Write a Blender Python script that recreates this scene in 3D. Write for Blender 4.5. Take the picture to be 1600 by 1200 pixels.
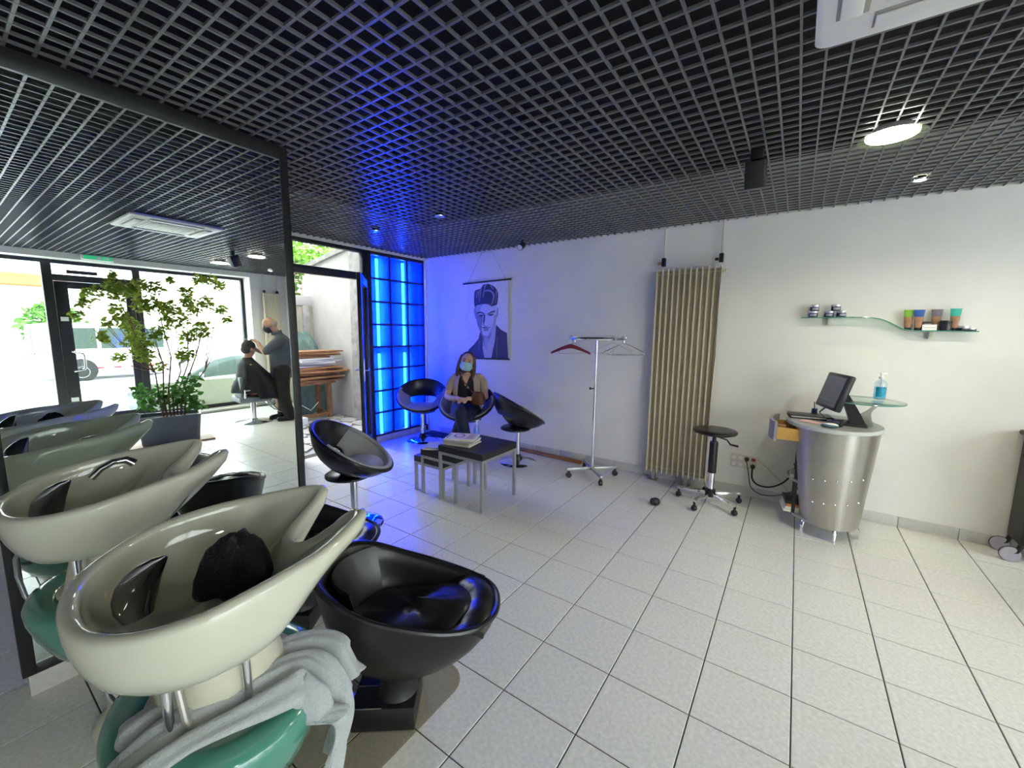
import bpy, bmesh, math, random
from mathutils import Vector, Matrix, Euler
S = bpy.context.scene
for _o in list(bpy.data.objects): bpy.data.objects.remove(_o)
C = S.collection
# ---------------------------------------------------------------- camera
FPX = 639.32; YAW, PITCH, ROLL = -0.604859, 0.1312275, 0.01136167
def camera():
    cy, sy = math.cos(YAW), math.sin(YAW); cp, sp = math.cos(PITCH), math.sin(PITCH); cr, sr = math.cos(ROLL), math.sin(ROLL)
    f = Vector((sy*cp, cy*cp, -sp)); r = Vector((cy, -sy, 0)); u = r.cross(f)
    r2 = r*cr + u*sr; u2 = u*cr - r*sr
    cd = bpy.data.cameras.new('camera'); cd.sensor_fit = 'HORIZONTAL'; cd.sensor_width = 36; cd.lens = FPX/1600*36
    cd.clip_start = .02; cd.clip_end = 300
    co = bpy.data.objects.new('camera', cd); C.objects.link(co)
    m = Matrix((r2, u2, -f)).transposed().to_4x4(); m.translation = (0.8948, -1.9250, 1.5053)
    co.matrix_world = m; S.camera = co
camera()
# ---------------------------------------------------------------- world, sun, exposure
S.view_settings.view_transform = 'Standard'; S.view_settings.look = 'None'
S.view_settings.gamma = 1; S.view_settings.use_curve_mapping = False
S.view_settings.exposure = 0.52
def world():
    w = bpy.data.worlds.new('overcast_sky'); S.world = w; w.use_nodes = True
    nt = w.node_tree; bg = nt.nodes['Background']
    tc = nt.nodes.new('ShaderNodeTexCoord'); sep = nt.nodes.new('ShaderNodeSeparateXYZ'); rp = nt.nodes.new('ShaderNodeValToRGB')
    nt.links.new(tc.outputs['Generated'], sep.inputs[0]); nt.links.new(sep.outputs['Z'], rp.inputs[0])
    rp.color_ramp.elements[0].position = .0; rp.color_ramp.elements[0].color = (.93, .97, 1, 1)
    rp.color_ramp.elements[1].position = .9; rp.color_ramp.elements[1].color = (.80, .90, 1, 1)
    nt.links.new(rp.outputs[0], bg.inputs['Color']); bg.inputs['Strength'].default_value = 10.0
world()
def area(name, loc, rot, sx, sy, power, color=(1, 1, 1), portal=False, spread=180):
    l = bpy.data.lights.new(name, 'AREA'); l.shape = 'RECTANGLE'; l.size = sx; l.size_y = sy; l.energy = power; l.color = color
    l.spread = math.radians(spread)
    if portal: l.cycles.is_portal = True
    o = bpy.data.objects.new(name, l); C.objects.link(o); o.location = loc; o.rotation_euler = rot; return o
HP = math.pi/2
area('window_portal', (4.95, -0.95, 1.24), (0, HP, 0), 2.5, 5.4, 0, portal=True)
area('doorway_portal', (-3.85, .89, 1.2), (0, -HP, 0), 2.4, .95, 0, portal=True)
def spot(name, loc, power, color, angle=150, blend=.6, r=.06, rot=(0, 0, 0)):
    l = bpy.data.lights.new(name, 'SPOT'); l.energy = power; l.color = color; l.spot_size = math.radians(angle); l.spot_blend = blend; l.shadow_soft_size = r
    o = bpy.data.objects.new(name, l); C.objects.link(o); o.location = loc; o.rotation_euler = rot; return o
WARM = (1, .86, .62)
DOWN_AND_FILL = [(1.19, .87), (2.2, .84), (3.28, .80), (3.0, -2.6)]  # last entry is an added unseen fill lamp without a fitting
for i, (x, y) in enumerate(DOWN_AND_FILL): spot('downlight_or_fill_lamp', (x, y, 2.43), 22, (1, .93, .72), 165, .5, .09)
SPOTS = [(1.45, 1.80), (3.62, 1.68)]
for x, y in SPOTS: spot('spot_lamp', (x, y, 2.47), 14, WARM, 75, .7, .03)

# ---------------------------------------------------------------- materials
MATS = {}
def mat(name, col, rough=.5, metal=0., noise=.05, scale=18, bump=0., bscale=None, coat=0., emis=None, estr=0., trans=0., ior=1.45, sheen=0., spec=.5, alpha=1.):
    if name in MATS: return MATS[name]
    m = bpy.data.materials.new(name); m.use_nodes = True; nt = m.node_tree; b = nt.nodes['Principled BSDF']
    b.inputs['Roughness'].default_value = rough; b.inputs['Metallic'].default_value = metal
    b.inputs['IOR'].default_value = ior; b.inputs['Specular IOR Level'].default_value = spec
    b.inputs['Coat Weight'].default_value = coat; b.inputs['Coat Roughness'].default_value = .05
    b.inputs['Sheen Weight'].default_value = sheen; b.inputs['Transmission Weight'].default_value = trans; b.inputs['Alpha'].default_value = alpha
    tc = nt.nodes.new('ShaderNodeTexCoord'); n = nt.nodes.new('ShaderNodeTexNoise'); n.inputs['Scale'].default_value = scale; n.inputs['Detail'].default_value = 4
    nt.links.new(tc.outputs['Object'], n.inputs['Vector'])
    rp = nt.nodes.new('ShaderNodeValToRGB'); c = col
    rp.color_ramp.elements[0].position = .3; rp.color_ramp.elements[1].position = .7
    rp.color_ramp.elements[0].color = (*[max(0, v*(1-noise)) for v in c], 1); rp.color_ramp.elements[1].color = (*[min(1, v*(1+noise)) for v in c], 1)
    nt.links.new(n.outputs['Fac'], rp.inputs[0]); nt.links.new(rp.outputs[0], b.inputs['Base Color'])
    if bump:
        bn = n
        if bscale: bn = nt.nodes.new('ShaderNodeTexNoise'); bn.inputs['Scale'].default_value = bscale; bn.inputs['Detail'].default_value = 3; nt.links.new(tc.outputs['Object'], bn.inputs['Vector'])
        bp = nt.nodes.new('ShaderNodeBump'); bp.inputs['Strength'].default_value = bump; bp.inputs['Distance'].default_value = .01
        nt.links.new(bn.outputs['Fac'], bp.inputs['Height']); nt.links.new(bp.outputs[0], b.inputs['Normal'])
    if emis: b.inputs['Emission Color'].default_value = (*emis, 1); b.inputs['Emission Strength'].default_value = estr
    MATS[name] = m; return m
def glass(name, tint, gloss=.08, rough=.0):
    if name in MATS: return MATS[name]
    m = bpy.data.materials.new(name); m.use_nodes = True; nt = m.node_tree
    for n in list(nt.nodes): nt.nodes.remove(n)
    out = nt.nodes.new('ShaderNodeOutputMaterial'); mx = nt.nodes.new('ShaderNodeMixShader'); t = nt.nodes.new('ShaderNodeBsdfTransparent'); g = nt.nodes.new('ShaderNodeBsdfGlossy')
    t.inputs[0].default_value = (*tint, 1); g.inputs['Roughness'].default_value = rough
    fr = nt.nodes.new('ShaderNodeLayerWeight'); pw = nt.nodes.new('ShaderNodeMath'); pw.operation = 'POWER'; pw.inputs[1].default_value = 4.5
    ad = nt.nodes.new('ShaderNodeMath'); ad.operation = 'MULTIPLY_ADD'; ad.inputs[1].default_value = .8; ad.inputs[2].default_value = .03+gloss*.3
    nt.links.new(fr.outputs['Facing'], pw.inputs[0]); nt.links.new(pw.outputs[0], ad.inputs[0]); nt.links.new(ad.outputs[0], mx.inputs[0])
    nt.links.new(t.outputs[0], mx.inputs[1]); nt.links.new(g.outputs[0], mx.inputs[2]); nt.links.new(mx.outputs[0], out.inputs[0])
    MATS[name] = m; return m

# ---------------------------------------------------------------- mesh builder
class MB:
    def __init__(s): s.v = []; s.f = []; s.mi = []
    def add(s, vs, fs, k=0):
        o = len(s.v); s.v += [tuple(v) for v in vs]; s.f += [tuple(i+o for i in f) for f in fs]; s.mi += [k]*len(fs); return s
    def box(s, lo, hi, bev=0, k=0, M=None):
        x0, y0, z0 = lo; x1, y1, z1 = hi
        if bev:
            bm = bmesh.new(); bmesh.ops.create_cube(bm, size=1)
            for v in bm.verts: v.co = Vector((x0+(v.co.x+.5)*(x1-x0), y0+(v.co.y+.5)*(y1-y0), z0+(v.co.z+.5)*(z1-z0)))
            bmesh.ops.bevel(bm, geom=bm.edges[:], offset=bev, segments=2, affect='EDGES', profile=.5)
            bm.verts.ensure_lookup_table(); bm.verts.index_update()
            vs = [v.co.copy() for v in bm.verts]; fs = [[v.index for v in f.verts] for f in bm.faces]; bm.free()
        else:
            vs = [(x, y, z) for x in (x0, x1) for y in (y0, y1) for z in (z0, z1)]
            fs = [(0, 1, 3, 2), (4, 6, 7, 5), (0, 4, 5, 1), (2, 3, 7, 6), (0, 2, 6, 4), (1, 5, 7, 3)]
        if M: vs = [M @ Vector(v) for v in vs]
        return s.add(vs, fs, k)
    def loft(s, rings, close=True, cap0=True, cap1=True, k=0, endloop=False):
        n = len(rings[0]); vs = [p for r in rings for p in r]; fs = []
        m = len(rings)
        for a in range(m if endloop else m-1):
            b = (a+1) % m
            for i in range(n if close else n-1):
                j = (i+1) % n; fs.append((a*n+i, a*n+j, b*n+j, b*n+i))
        if not endloop:
            if cap0: fs.append(tuple(range(n))[::-1])
            if cap1: fs.append(tuple((m-1)*n+i for i in range(n)))
        return s.add(vs, fs, k)
    def tube(s, pts, r, n=10, k=0, closed=False, caps=True, flat=1.):
        pts = [Vector(p) for p in pts]; m = len(pts); rs = r if isinstance(r, (list, tuple)) else [r]*m
        rings = []; up = None
        for i, p in enumerate(pts):
            a = pts[(i-1) % m] if (closed or i > 0) else p; b = pts[(i+1) % m] if (closed or i < m-1) else p
            t = (b-a).normalized() if (b-a).length > 1e-9 else Vector((0, 0, 1))
            if up is None: up = Vector((0, 0, 1)) if abs(t.z) < .9 else Vector((1, 0, 0))
            x = t.cross(up); x = x.normalized() if x.length > 1e-6 else t.orthogonal().normalized(); y = x.cross(t).normalized(); up = y
            rings.append([p+(x*math.cos(q)+y*math.sin(q)*flat)*rs[i] for q in [2*math.pi*j/n for j in range(n)]])
        return s.loft(rings, cap0=caps, cap1=caps, k=k, endloop=closed)
    def cyl(s, p0, p1, r0, r1=None, n=16, k=0): return s.tube([p0, p1], [r0, r0 if r1 is None else r1], n, k)
    def lathe(s, prof, n=24, c=(0, 0, 0), k=0, sx=1., sy=1., cap0=True, cap1=True, M=None):
        rings = [[Vector((c[0]+r*sx*math.cos(2*math.pi*j/n), c[1]+r*sy*math.sin(2*math.pi*j/n), c[2]+z)) for j in range(n)] for r, z in prof]
        if M: rings = [[M @ p for p in r] for r in rings]
        return s.loft(rings, cap0=cap0, cap1=cap1, k=k)
    def ball(s, c, r, n=14, k=0, M=None):
        rr = r if isinstance(r, (tuple, list)) else (r, r, r); rings = []
        for i in range(1, n//2+1):
            a = math.pi*i/(n//2+1); z = math.cos(a)*-1; q = math.sin(a)
            rings.append([Vector((c[0]+rr[0]*q*math.cos(2*math.pi*j/n), c[1]+rr[1]*q*math.sin(2*math.pi*j/n), c[2]+rr[2]*z)) for j in range(n)])
        if M: rings = [[M @ p for p in r] for r in rings]
        return s.loft(rings, k=k)
    def prism(s, poly, z0, z1, k=0, M=None):
        n = len(poly); r = [[Vector((x, y, z)) for x, y in poly] for z in (z0, z1)]
        if M: r = [[M @ p for p in q] for q in r]
        return s.loft(r, k=k)
    def build(s, name, m, parent=None, loc=None, sharp=35, sub=0, smooth=True, solid=0., bevel=0.):
        me = bpy.data.meshes.new(name); me.from_pydata([tuple(v) for v in s.v], [], s.f); 
        for q in (m if isinstance(m, (list, tuple)) else [m]): me.materials.append(q)
        bm = bmesh.new(); bm.from_mesh(me)
        bm.faces.ensure_lookup_table()
        for f, k in zip(bm.faces, s.mi): f.material_index = k; f.smooth = smooth
        bmesh.ops.recalc_face_normals(bm, faces=bm.faces[:]); bm.to_mesh(me); bm.free()
        if smooth: me.set_sharp_from_angle(angle=math.radians(sharp))
        o = bpy.data.objects.new(name, me); C.objects.link(o)
        if parent is not None: o.parent = parent
        if loc: o.location = loc
        if solid: q = o.modifiers.new('solid', 'SOLIDIFY'); q.thickness = solid; q.offset = 0
        if bevel: q = o.modifiers.new('bevel', 'BEVEL'); q.width = bevel; q.segments = 2; q.limit_method = 'ANGLE'
        if sub: q = o.modifiers.new('sub', 'SUBSURF'); q.levels = sub; q.render_levels = sub
        return o
def bake(o):
    me = bpy.data.meshes.new_from_object(o.evaluated_get(bpy.context.evaluated_depsgraph_get())); old = o.data; o.modifiers.clear(); o.data = me; return o
def tag(o, label, cat, group=None, kind=None):
    o['label'] = label; o['category'] = cat
    if group: o['group'] = group
    if kind: o['kind'] = kind
    return o
def thing(name, label, cat, loc=(0, 0, 0), rz=0., group=None):
    o = bpy.data.objects.new(name, None); C.objects.link(o); o.location = loc; o.rotation_euler = (0, 0, rz); o.empty_display_size = .05
    return tag(o, label, cat, group)
def struct(o): o['kind'] = 'structure'; return o
def kids(o): return [c for c in bpy.data.objects if c.parent == o]
def dup(o, loc, rz=None, label=None, group=None):
    def cp(a, par):
        c = a.copy(); C.objects.link(c)
        if par is not None: c.parent = par
        for ch in [x for x in SNAP if x.parent == a]: cp(ch, c)
        return c
    SNAP = list(bpy.data.objects); r = cp(o, None); r.location = loc
    if rz is not None: r.rotation_euler = (0, 0, rz)
    if label: r['label'] = label
    if group: r['group'] = group
    return r
def sm(t): t = max(0., min(1., t)); return t*t*(3-2*t)
def lerp(a, b, t): return a+(b-a)*t
def rotz(a): return Matrix.Rotation(a, 4, 'Z')
def TR(v): return Matrix.Translation(Vector(v))
random.seed(7)

# common materials
WALL = mat('wall_paint', (.80, .785, .735), .6, noise=.03, scale=3, bump=.05, bscale=120)
DARK = mat('dark_frame_metal', (.018, .019, .021), .38, noise=.15)
CHROME = mat('chrome', (.82, .83, .85), .07, 1., noise=.02)
STEEL = mat('grey_metal', (.42, .43, .45), .35, .8, noise=.05)
BLACKPL = mat('black_plastic', (.014, .014, .015), .4, noise=.2)
VINYL = mat('black_vinyl', (.010, .010, .012), .28, noise=.2, bump=.04, bscale=90, spec=.6)
WHITEPL = mat('white_plastic', (.80, .80, .78), .35, noise=.02)
# ================================================================= the room
X0, X1, Y0, Y1, H, T = -3.6, 4.45, -4.0, 2.33, 2.5, .333
TILE = mat('floor_tile', (.76, .755, .70), .26, noise=.10, scale=60, bump=.015, bscale=200)
GROUT = mat('grout', (.07, .065, .06), .9, noise=.2)
fl = struct(MB().box((X0-.2, Y0-.2, -.12), (X1+.45, Y1+.2, -.004)).build('floor', GROUT))
def tile_mesh():
    h = T/2-.0025; b = .0018; m = MB()
    r = [[(-q, -q, z), (q, -q, z), (q, q, z), (-q, q, z)] for q, z in ((h, -.006), (h, -b), (h-b, 0))]
    m.loft(r, cap0=False); return m.build('tile', TILE, fl, smooth=False)
t0 = tile_mesh(); cells = []
for i in range(-11, 14):
    for j in range(-12, 7):
        x, y = (i+.5)*T, (j+.5)*T
        if x-T/2 < X0-.07 or x > X1: continue
        d = min(math.hypot(x-.9, y+1.9), math.hypot(x+4.0, y+1.9)+(0 if x > -1.5 else 9))
        if y < -2 and x > -.2: d += 5
        cells.append((d, x, y))
cells.sort(); first = True
for d, x, y in cells[:298]:
    o = t0 if first else t0.copy()
    if not first: C.objects.link(o)
    first = False; o.location = (x, y, 0)
mb = MB()
for d, x, y in cells[298:]:
    h = T/2-.0025; mb.box((x-h, y-h, -.006), (x+h, y+h, 0))
o = mb.build('far_tiles', TILE, fl, smooth=False); o['kind'] = 'stuff'

# ceiling: black void with an open-cell grid
CEIL = mat('ceiling_void', (.003, .003, .003), .9)
GRID = mat('grid_metal', (.12, .122, .125), .30, noise=.06)
ce = struct(MB().box((X0-.2, Y0-.2, 2.95), (X1+.45, Y1+.2, 3.05)).build('ceiling', CEIL))
P = .075
def blades(along_y):
    n = 0; base = None
    a, b = (X0, X1+.0) if along_y else (Y0, Y1)
    off = .82 if along_y else .08
    k = math.ceil((a+.01-off)/P)
    while off+k*P < b-.01:
        c = off+k*P; k += 1
        if base is None:
            m = MB(); t = .0040 if along_y else .0052
            if along_y: m.box((-t, Y0, 2.5), (t, Y1-.002, 2.512))
            else: m.box((X0, -t, 2.501), (X1, t, 2.511))
            base = m.build('blade', GRID, ce, smooth=False); o = base
        else: o = base.copy(); C.objects.link(o)
        o.location = (c, 0, 0) if along_y else (0, c, 0)
blades(True); blades(False)

# walls
struct(MB().box((X0-.2, Y1, -.1), (X1+.3, Y1+.15, 3)).build('wall_back', WALL))
struct(MB().box((X0-.2, Y0-.15, -.1), (X1+.4, Y0, 3)).build('wall_front', WALL))
DY0, DY1, PY0, PY1 = .44, 1.35, 1.38, 2.33
m = MB(); m.box((X0-.2, Y0, -.1), (X0, DY0-.04, 3)); m.box((X0-.2, DY0-.04, 2.47), (X0, Y1, 3))
struct(m.build('wall_left', WALL))
m = MB(); m.box((X1, 1.69, -.1), (X1+.32, Y1, 3)); m.box((X1, Y0, 2.42), (X1+.32, 1.69, 3)); m.box((X1, Y0, -.1), (X1+.32, -3.6, 2.42)); m.box((X1, -3.6, -.1), (X1+.32, 1.69, .03))
struct(m.build('wall_right', WALL))
# skirting tiles
SK = mat('skirting_tile', (.56, .555, .52), .35, noise=.06, scale=40)
def skirt(name, n0, n1, place, h=.085):
    e = struct(bpy.data.objects.new(name, None)); C.objects.link(e); base = None
    for i in range(n0, n1):
        if base is None:
            m = MB(); m.box((-T/2+.002, -.009, 0), (T/2-.002, .0, h), bev=.0015); base = m.build('tile', SK, e); o = base
        else: o = base.copy(); C.objects.link(o)
        o.location, rz = place((i+.5)*T); o.rotation_euler = (0, 0, rz)
skirt('baseboard_back', -10, 13, lambda c: ((c, Y1-.0005, 0), 0))
skirt('baseboard_left', 4, 7, lambda c: ((X0+.0, c, 0), HP), .08)
skirt('baseboard_right', 5, 7, lambda c: ((X1-.0005, c, 0), -HP))
MB().box((X0+.001, .0, 0), (X0+.012, .38, .085)).build('trim_1', SK)['kind'] = 'structure'
# corner trim
struct(MB().box((X0+.005, Y1-.03, .09), (X0+.03, Y1-.002, 2.49)).build('trim_2', WHITEPL))

struct(MB().box((X0-.2, -12, 3.05), (X1+.32, 12, 11)).build('sky_blocker_above', mat('sky_blocker_render', (.62, .60, .55), .85), smooth=False))  # unseen block added to cut sky light on street and courtyard
# ---- mirror partition
pt = thing('mirror_partition', 'tall dark framed mirror panel behind the shampoo basins, from floor tiles to ceiling', 'mirror', (-1.6, -1.24, 0))
MX = -1.55
def W(o, par): o.matrix_parent_inverse = Matrix.Translation(-par.location); return o   # built in room coordinates
MIRR = mat('mirror_glass', (.86, .93, .90), .0, 1., noise=0)
W(MB().box((MX-.012, -1.785, .12), (MX-.004, -.68, 2.44)).build('mirror_glass', MIRR, pt, smooth=False), pt)
for lo, hi in (((MX-.03, -1.825, .09), (MX+.004, -1.785, 2.5)), ((MX-.06, -.68, .0), (MX+.004, -.64, 2.5)), ((MX-.03, -1.785, .09), (MX+.004, -.68, .13)), ((MX-.03, -1.785, 2.43), (MX+.004, -.68, 2.5))):
    W(MB().box(lo, hi, bev=.003).build('frame_bar', DARK, pt), pt)
W(MB().box((MX-.10, -1.815, .09), (MX-.03, -.68, 2.5)).build('partition_board', WALL, pt, smooth=False), pt)
for k in range(4):
    y = -1.81+k*T*.86; W(MB().box((MX-.09, y, .0), (MX+.002, y+T*.86-.003, .088), bev=.002).build('plinth_tile', SK, pt), pt)

# ---- blue light panel, three by eight panes
bp = thing('light_panel', 'glowing blue glass panel of square panes in a dark frame', 'light panel', (X0, 1.86, 0))
BLUEBACK = mat('blue_back_panel', (.02, .10, .9), .6, noise=.03)
BLUEGL = glass('blue_pane_glass', (.30, .55, 1.0), .05)
_nt = BLUEGL.node_tree; _o = [n for n in _nt.nodes if n.type == 'OUTPUT_MATERIAL'][0]; _m0 = _o.inputs[0].links[0].from_socket
_tl = _nt.nodes.new('ShaderNodeBsdfTranslucent'); _tl.inputs[0].default_value = (.10, .34, 1, 1); _mx = _nt.nodes.new('ShaderNodeMixShader'); _mx.inputs[0].default_value = .28   # satin glass
_nt.links.new(_m0, _mx.inputs[1]); _nt.links.new(_tl.outputs[0], _mx.inputs[2]); _nt.links.new(_mx.outputs[0], _o.inputs[0])
TUBE = mat('fluorescent_tube', (1, 1, 1), .5, emis=(.04, .17, 1.0), estr=75, noise=0)
W(MB().box((X0-.19, PY0+.02, .09), (X0-.13, PY1-.02, 2.45)).build('back_panel', BLUEBACK, bp, smooth=False), bp)
W(MB().box((X0-.19, PY0+.0, .09), (X0-.02, PY0+.02, 2.45)).build('side_panel', BLUEBACK, bp, smooth=False), bp)
W(MB().box((X0-.19, PY1-.02, .09), (X0-.02, PY1-.0, 2.45)).build('side_panel', BLUEBACK, bp, smooth=False), bp)
for yy in (1.56, 1.99):
    for z0, z1 in ((.10, 1.17), (1.27, 2.40)):
        W(MB().cyl((X0-.075, yy, z0), (X0-.075, yy, z1), .018, n=12).build('tube_lamp', TUBE, bp), bp)
for lo, hi in (((-.06, PY0-.03, 0), (.015, PY0+.03, 2.47)), ((-.06, PY1-.03, 0), (.015, PY1-.0, 2.47)), ((-.06, PY0+.03, 2.43), (.015, PY1-.03, 2.47)), ((-.06, PY0+.03, .075), (.015, PY1-.03, .10))):
    W(MB().box((X0+lo[0], lo[1], lo[2]), (X0+hi[0], hi[1], hi[2]), bev=.003).build('frame_bar', DARK, bp), bp)
ya, yb, za, zb = PY0+.03, PY1-.03, .10, 2.43
for k in (1, 2):
    y = lerp(ya, yb, k/3); W(MB().box((X0-.03, y-.012, za), (X0+.006, y+.012, zb)).build('glazing_bar', DARK, bp, smooth=False), bp)
for k in range(1, 8):
    z = lerp(za, zb, k/8); W(MB().box((X0-.029, ya, z-.012), (X0+.005, yb, z+.012)).build('glazing_bar', DARK, bp, smooth=False), bp)
for a in range(3):
    for k in range(8):
        y0, y1 = lerp(ya, yb, a/3)+.009, lerp(ya, yb, (a+1)/3)-.009; z0, z1 = lerp(za, zb, k/8)+.009, lerp(za, zb, (k+1)/8)-.009
        W(MB().box((X0-.018, y0, z0), (X0-.012, y1, z1)).build('pane', BLUEGL, bp, smooth=False), bp)

# ---- courtyard door: frame, transom, open leaf
CLEAR = glass('clear_glass', (.97, .99, .98), .05)
d1 = struct(bpy.data.objects.new('door_1', None)); C.objects.link(d1)
for lo, hi in (((-.07, DY0-.05, 0), (.01, DY0, 2.47)), ((-.07, DY1-.06, 0), (.01, DY1+.0, 2.47)), ((-.07, DY0, 2.43), (.01, DY1-.06, 2.47)), ((-.07, DY0, 2.10), (.01, DY1-.06, 2.185))):
    MB().box((X0+lo[0], lo[1], lo[2]), (X0+hi[0], hi[1], hi[2]), bev=.003).build('door_frame', DARK, d1)
MB().box((X0-.045, DY0, 2.185), (X0-.04, DY1-.06, 2.43)).build('transom_pane', CLEAR, d1, smooth=False)
leaf = thing('door_leaf', 'dark framed glass door standing open beside the blue panel', 'door', (X0+.02, DY1-.03, 0), math.atan2(-.57, .66))
LW = .84
for lo, hi in (((0, -.02, .02), (.07, .02, 2.09)), ((LW-.075, -.02, .02), (LW, .02, 2.09)), ((.07, -.02, 2.0), (LW-.075, .02, 2.09)), ((.07, -.02, .02), (LW-.075, .02, .16))):
    MB().box(lo, hi, bev=.003).build('leaf_frame', DARK, leaf)
MB().box((.07, -.004, .16), (LW-.075, .004, 2.0)).build('pane', CLEAR, leaf, smooth=False)
h = MB().box((LW-.055, -.028, .93), (LW-.02, .028, 1.17), bev=.003).build('lock_plate', STEEL, leaf)
for s in (-1, 1):
    MB().tube([(LW-.037, s*.028, 1.05), (LW-.037, s*.06, 1.05), (LW-.06, s*.065, 1.05), (LW-.15, s*.06, 1.052)], .009, 10).build('lever_handle', CHROME, leaf)
for z in (.25, 1.65, 1.85): MB().cyl((-.004, -.022, z), (-.004, -.022, z+.09), .010, n=10).build('hinge', STEEL, leaf)

# ---- shop front
WF = DARK
WP = 4.75
w1 = struct(bpy.data.objects.new('window_1', None)); C.objects.link(w1)
def wf(y0, y1, z0, z1, name='window_frame', d=.04, par=None): return MB().box((WP-d, y0, z0), (WP+d, y1, z1), bev=.003).build(name, WF, par or w1)
wf(-3.6, 1.69, 2.37, 2.42); wf(-3.6, -.80, .03, .09); wf(.15, 1.69, .03, .09)
wf(-.86, -.76, .03, 2.37); wf(.10, .19, .03, 2.37); wf(1.64, 1.69, .09, 2.37); wf(-3.6, -3.54, .09, 2.37); wf(-2.25, -2.19, .09, 2.37)
for y0, y1 in ((.19, 1.64), (-2.19, -.86), (-3.54, -2.25)): MB().box((WP-.004, y0, .09), (WP+.004, y1, 2.37)).build('pane', CLEAR, w1, smooth=False)
FROST = mat('frosted_film', (.74, .80, .66), .5, noise=.03, trans=.0, alpha=.88)
MB().box((WP-.0065, .19, .09), (WP-.0045, 1.64, .55)).build('frosted_film', FROST, w1, smooth=False)
d2 = struct(bpy.data.objects.new('door_2', None)); C.objects.link(d2)
wf(-.76, .10, 2.13, 2.22, 'door_frame', .04, d2)
MB().box((WP-.004, -.76, 2.22), (WP+.004, .10, 2.37)).build('transom_pane', CLEAR, d2, smooth=False)
wf(-.755, -.62, .035, 2.125, 'stile', .025, d2); wf(.0, .095, .035, 2.125, 'stile', .025, d2); wf(-.62, .0, 2.03, 2.125, 'rail', .025, d2); wf(-.62, .0, .035, .16, 'rail', .025, d2)
MB().box((WP-.004, -.62, .16), (WP+.004, .0, 2.03)).build('pane', CLEAR, d2, smooth=False)
MB().tube([(WP-.025, -.66, .83), (WP-.09, -.66, .83), (WP-.1, -.64, .84), (WP-.1, -.56, .86), (WP-.1, -.55, .88), (WP-.1, -.55, 1.06), (WP-.1, -.56, 1.09), (WP-.1, -.64, 1.11), (WP-.09, -.66, 1.12), (WP-.025, -.66, 1.12)], .014, 10).build('pull_handle', CHROME, d2)
for z in (.38, 1.56): MB().box((WP-.032, -.73, z), (WP-.025, -.65, z+.06), bev=.002).build('sticker', WHITEPL, d2)
MB().box((WP-.06, -.62, 2.24), (WP-.035, -.30, 2.29), bev=.004).build('door_closer', WF, d2)
# ================================================================= street side
ASPH = mat('asphalt', (.42, .42, .42), .9, noise=.1); PAVE = mat('pavement', (.55, .54, .52), .9, noise=.08)
m = MB(); m.add([(4.78, -14, -.03), (7.0, -14, -.5), (7.0, 22, -.5), (4.78, 22, -.03), (4.78, -14, -.9), (7.0, -14, -.9), (7.0, 22, -.9), (4.78, 22, -.9)],
      [(0, 1, 2, 3), (4, 7, 6, 5), (0, 4, 5, 1), (1, 5, 6, 2), (2, 6, 7, 3), (3, 7, 4, 0)])
struct(m.build('pavement', PAVE, smooth=False))
struct(MB().box((7.0, -20, -.9), (40, 34, -.58)).build('road', ASPH, smooth=False))
FAC = mat('pale_facade', (.85, .84, .80), .8, noise=.03); BAND = mat('facade_band', (.62, .60, .52), .8)
fa = thing('street_facade', 'pale rendered building across the street with thin string courses', 'building', (25, 6, -.58))
W(MB().box((25, -16, -.58), (27, 30, 8)).build('wall', FAC, fa, smooth=False), fa)
for z in (.9, 1.2, 2.3, 3.2): W(MB().box((24.93, -16, z), (25, 30, z+.12)).build('string_course', BAND, fa, smooth=False), fa)
GLDK = mat('dark_window_glass', (.03, .04, .045), .08, noise=.1)
for y in (9.0, 13.5):
    f = W(MB().box((24.95, y, 1.5), (24.99, y+1.1, 3.0)).build('window', BAND, fa, smooth=False), fa)
    MB().box((24.94, y+.08, 1.58), (24.955, y+1.02, 2.92)).build('pane', FAC, f, smooth=False)
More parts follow.
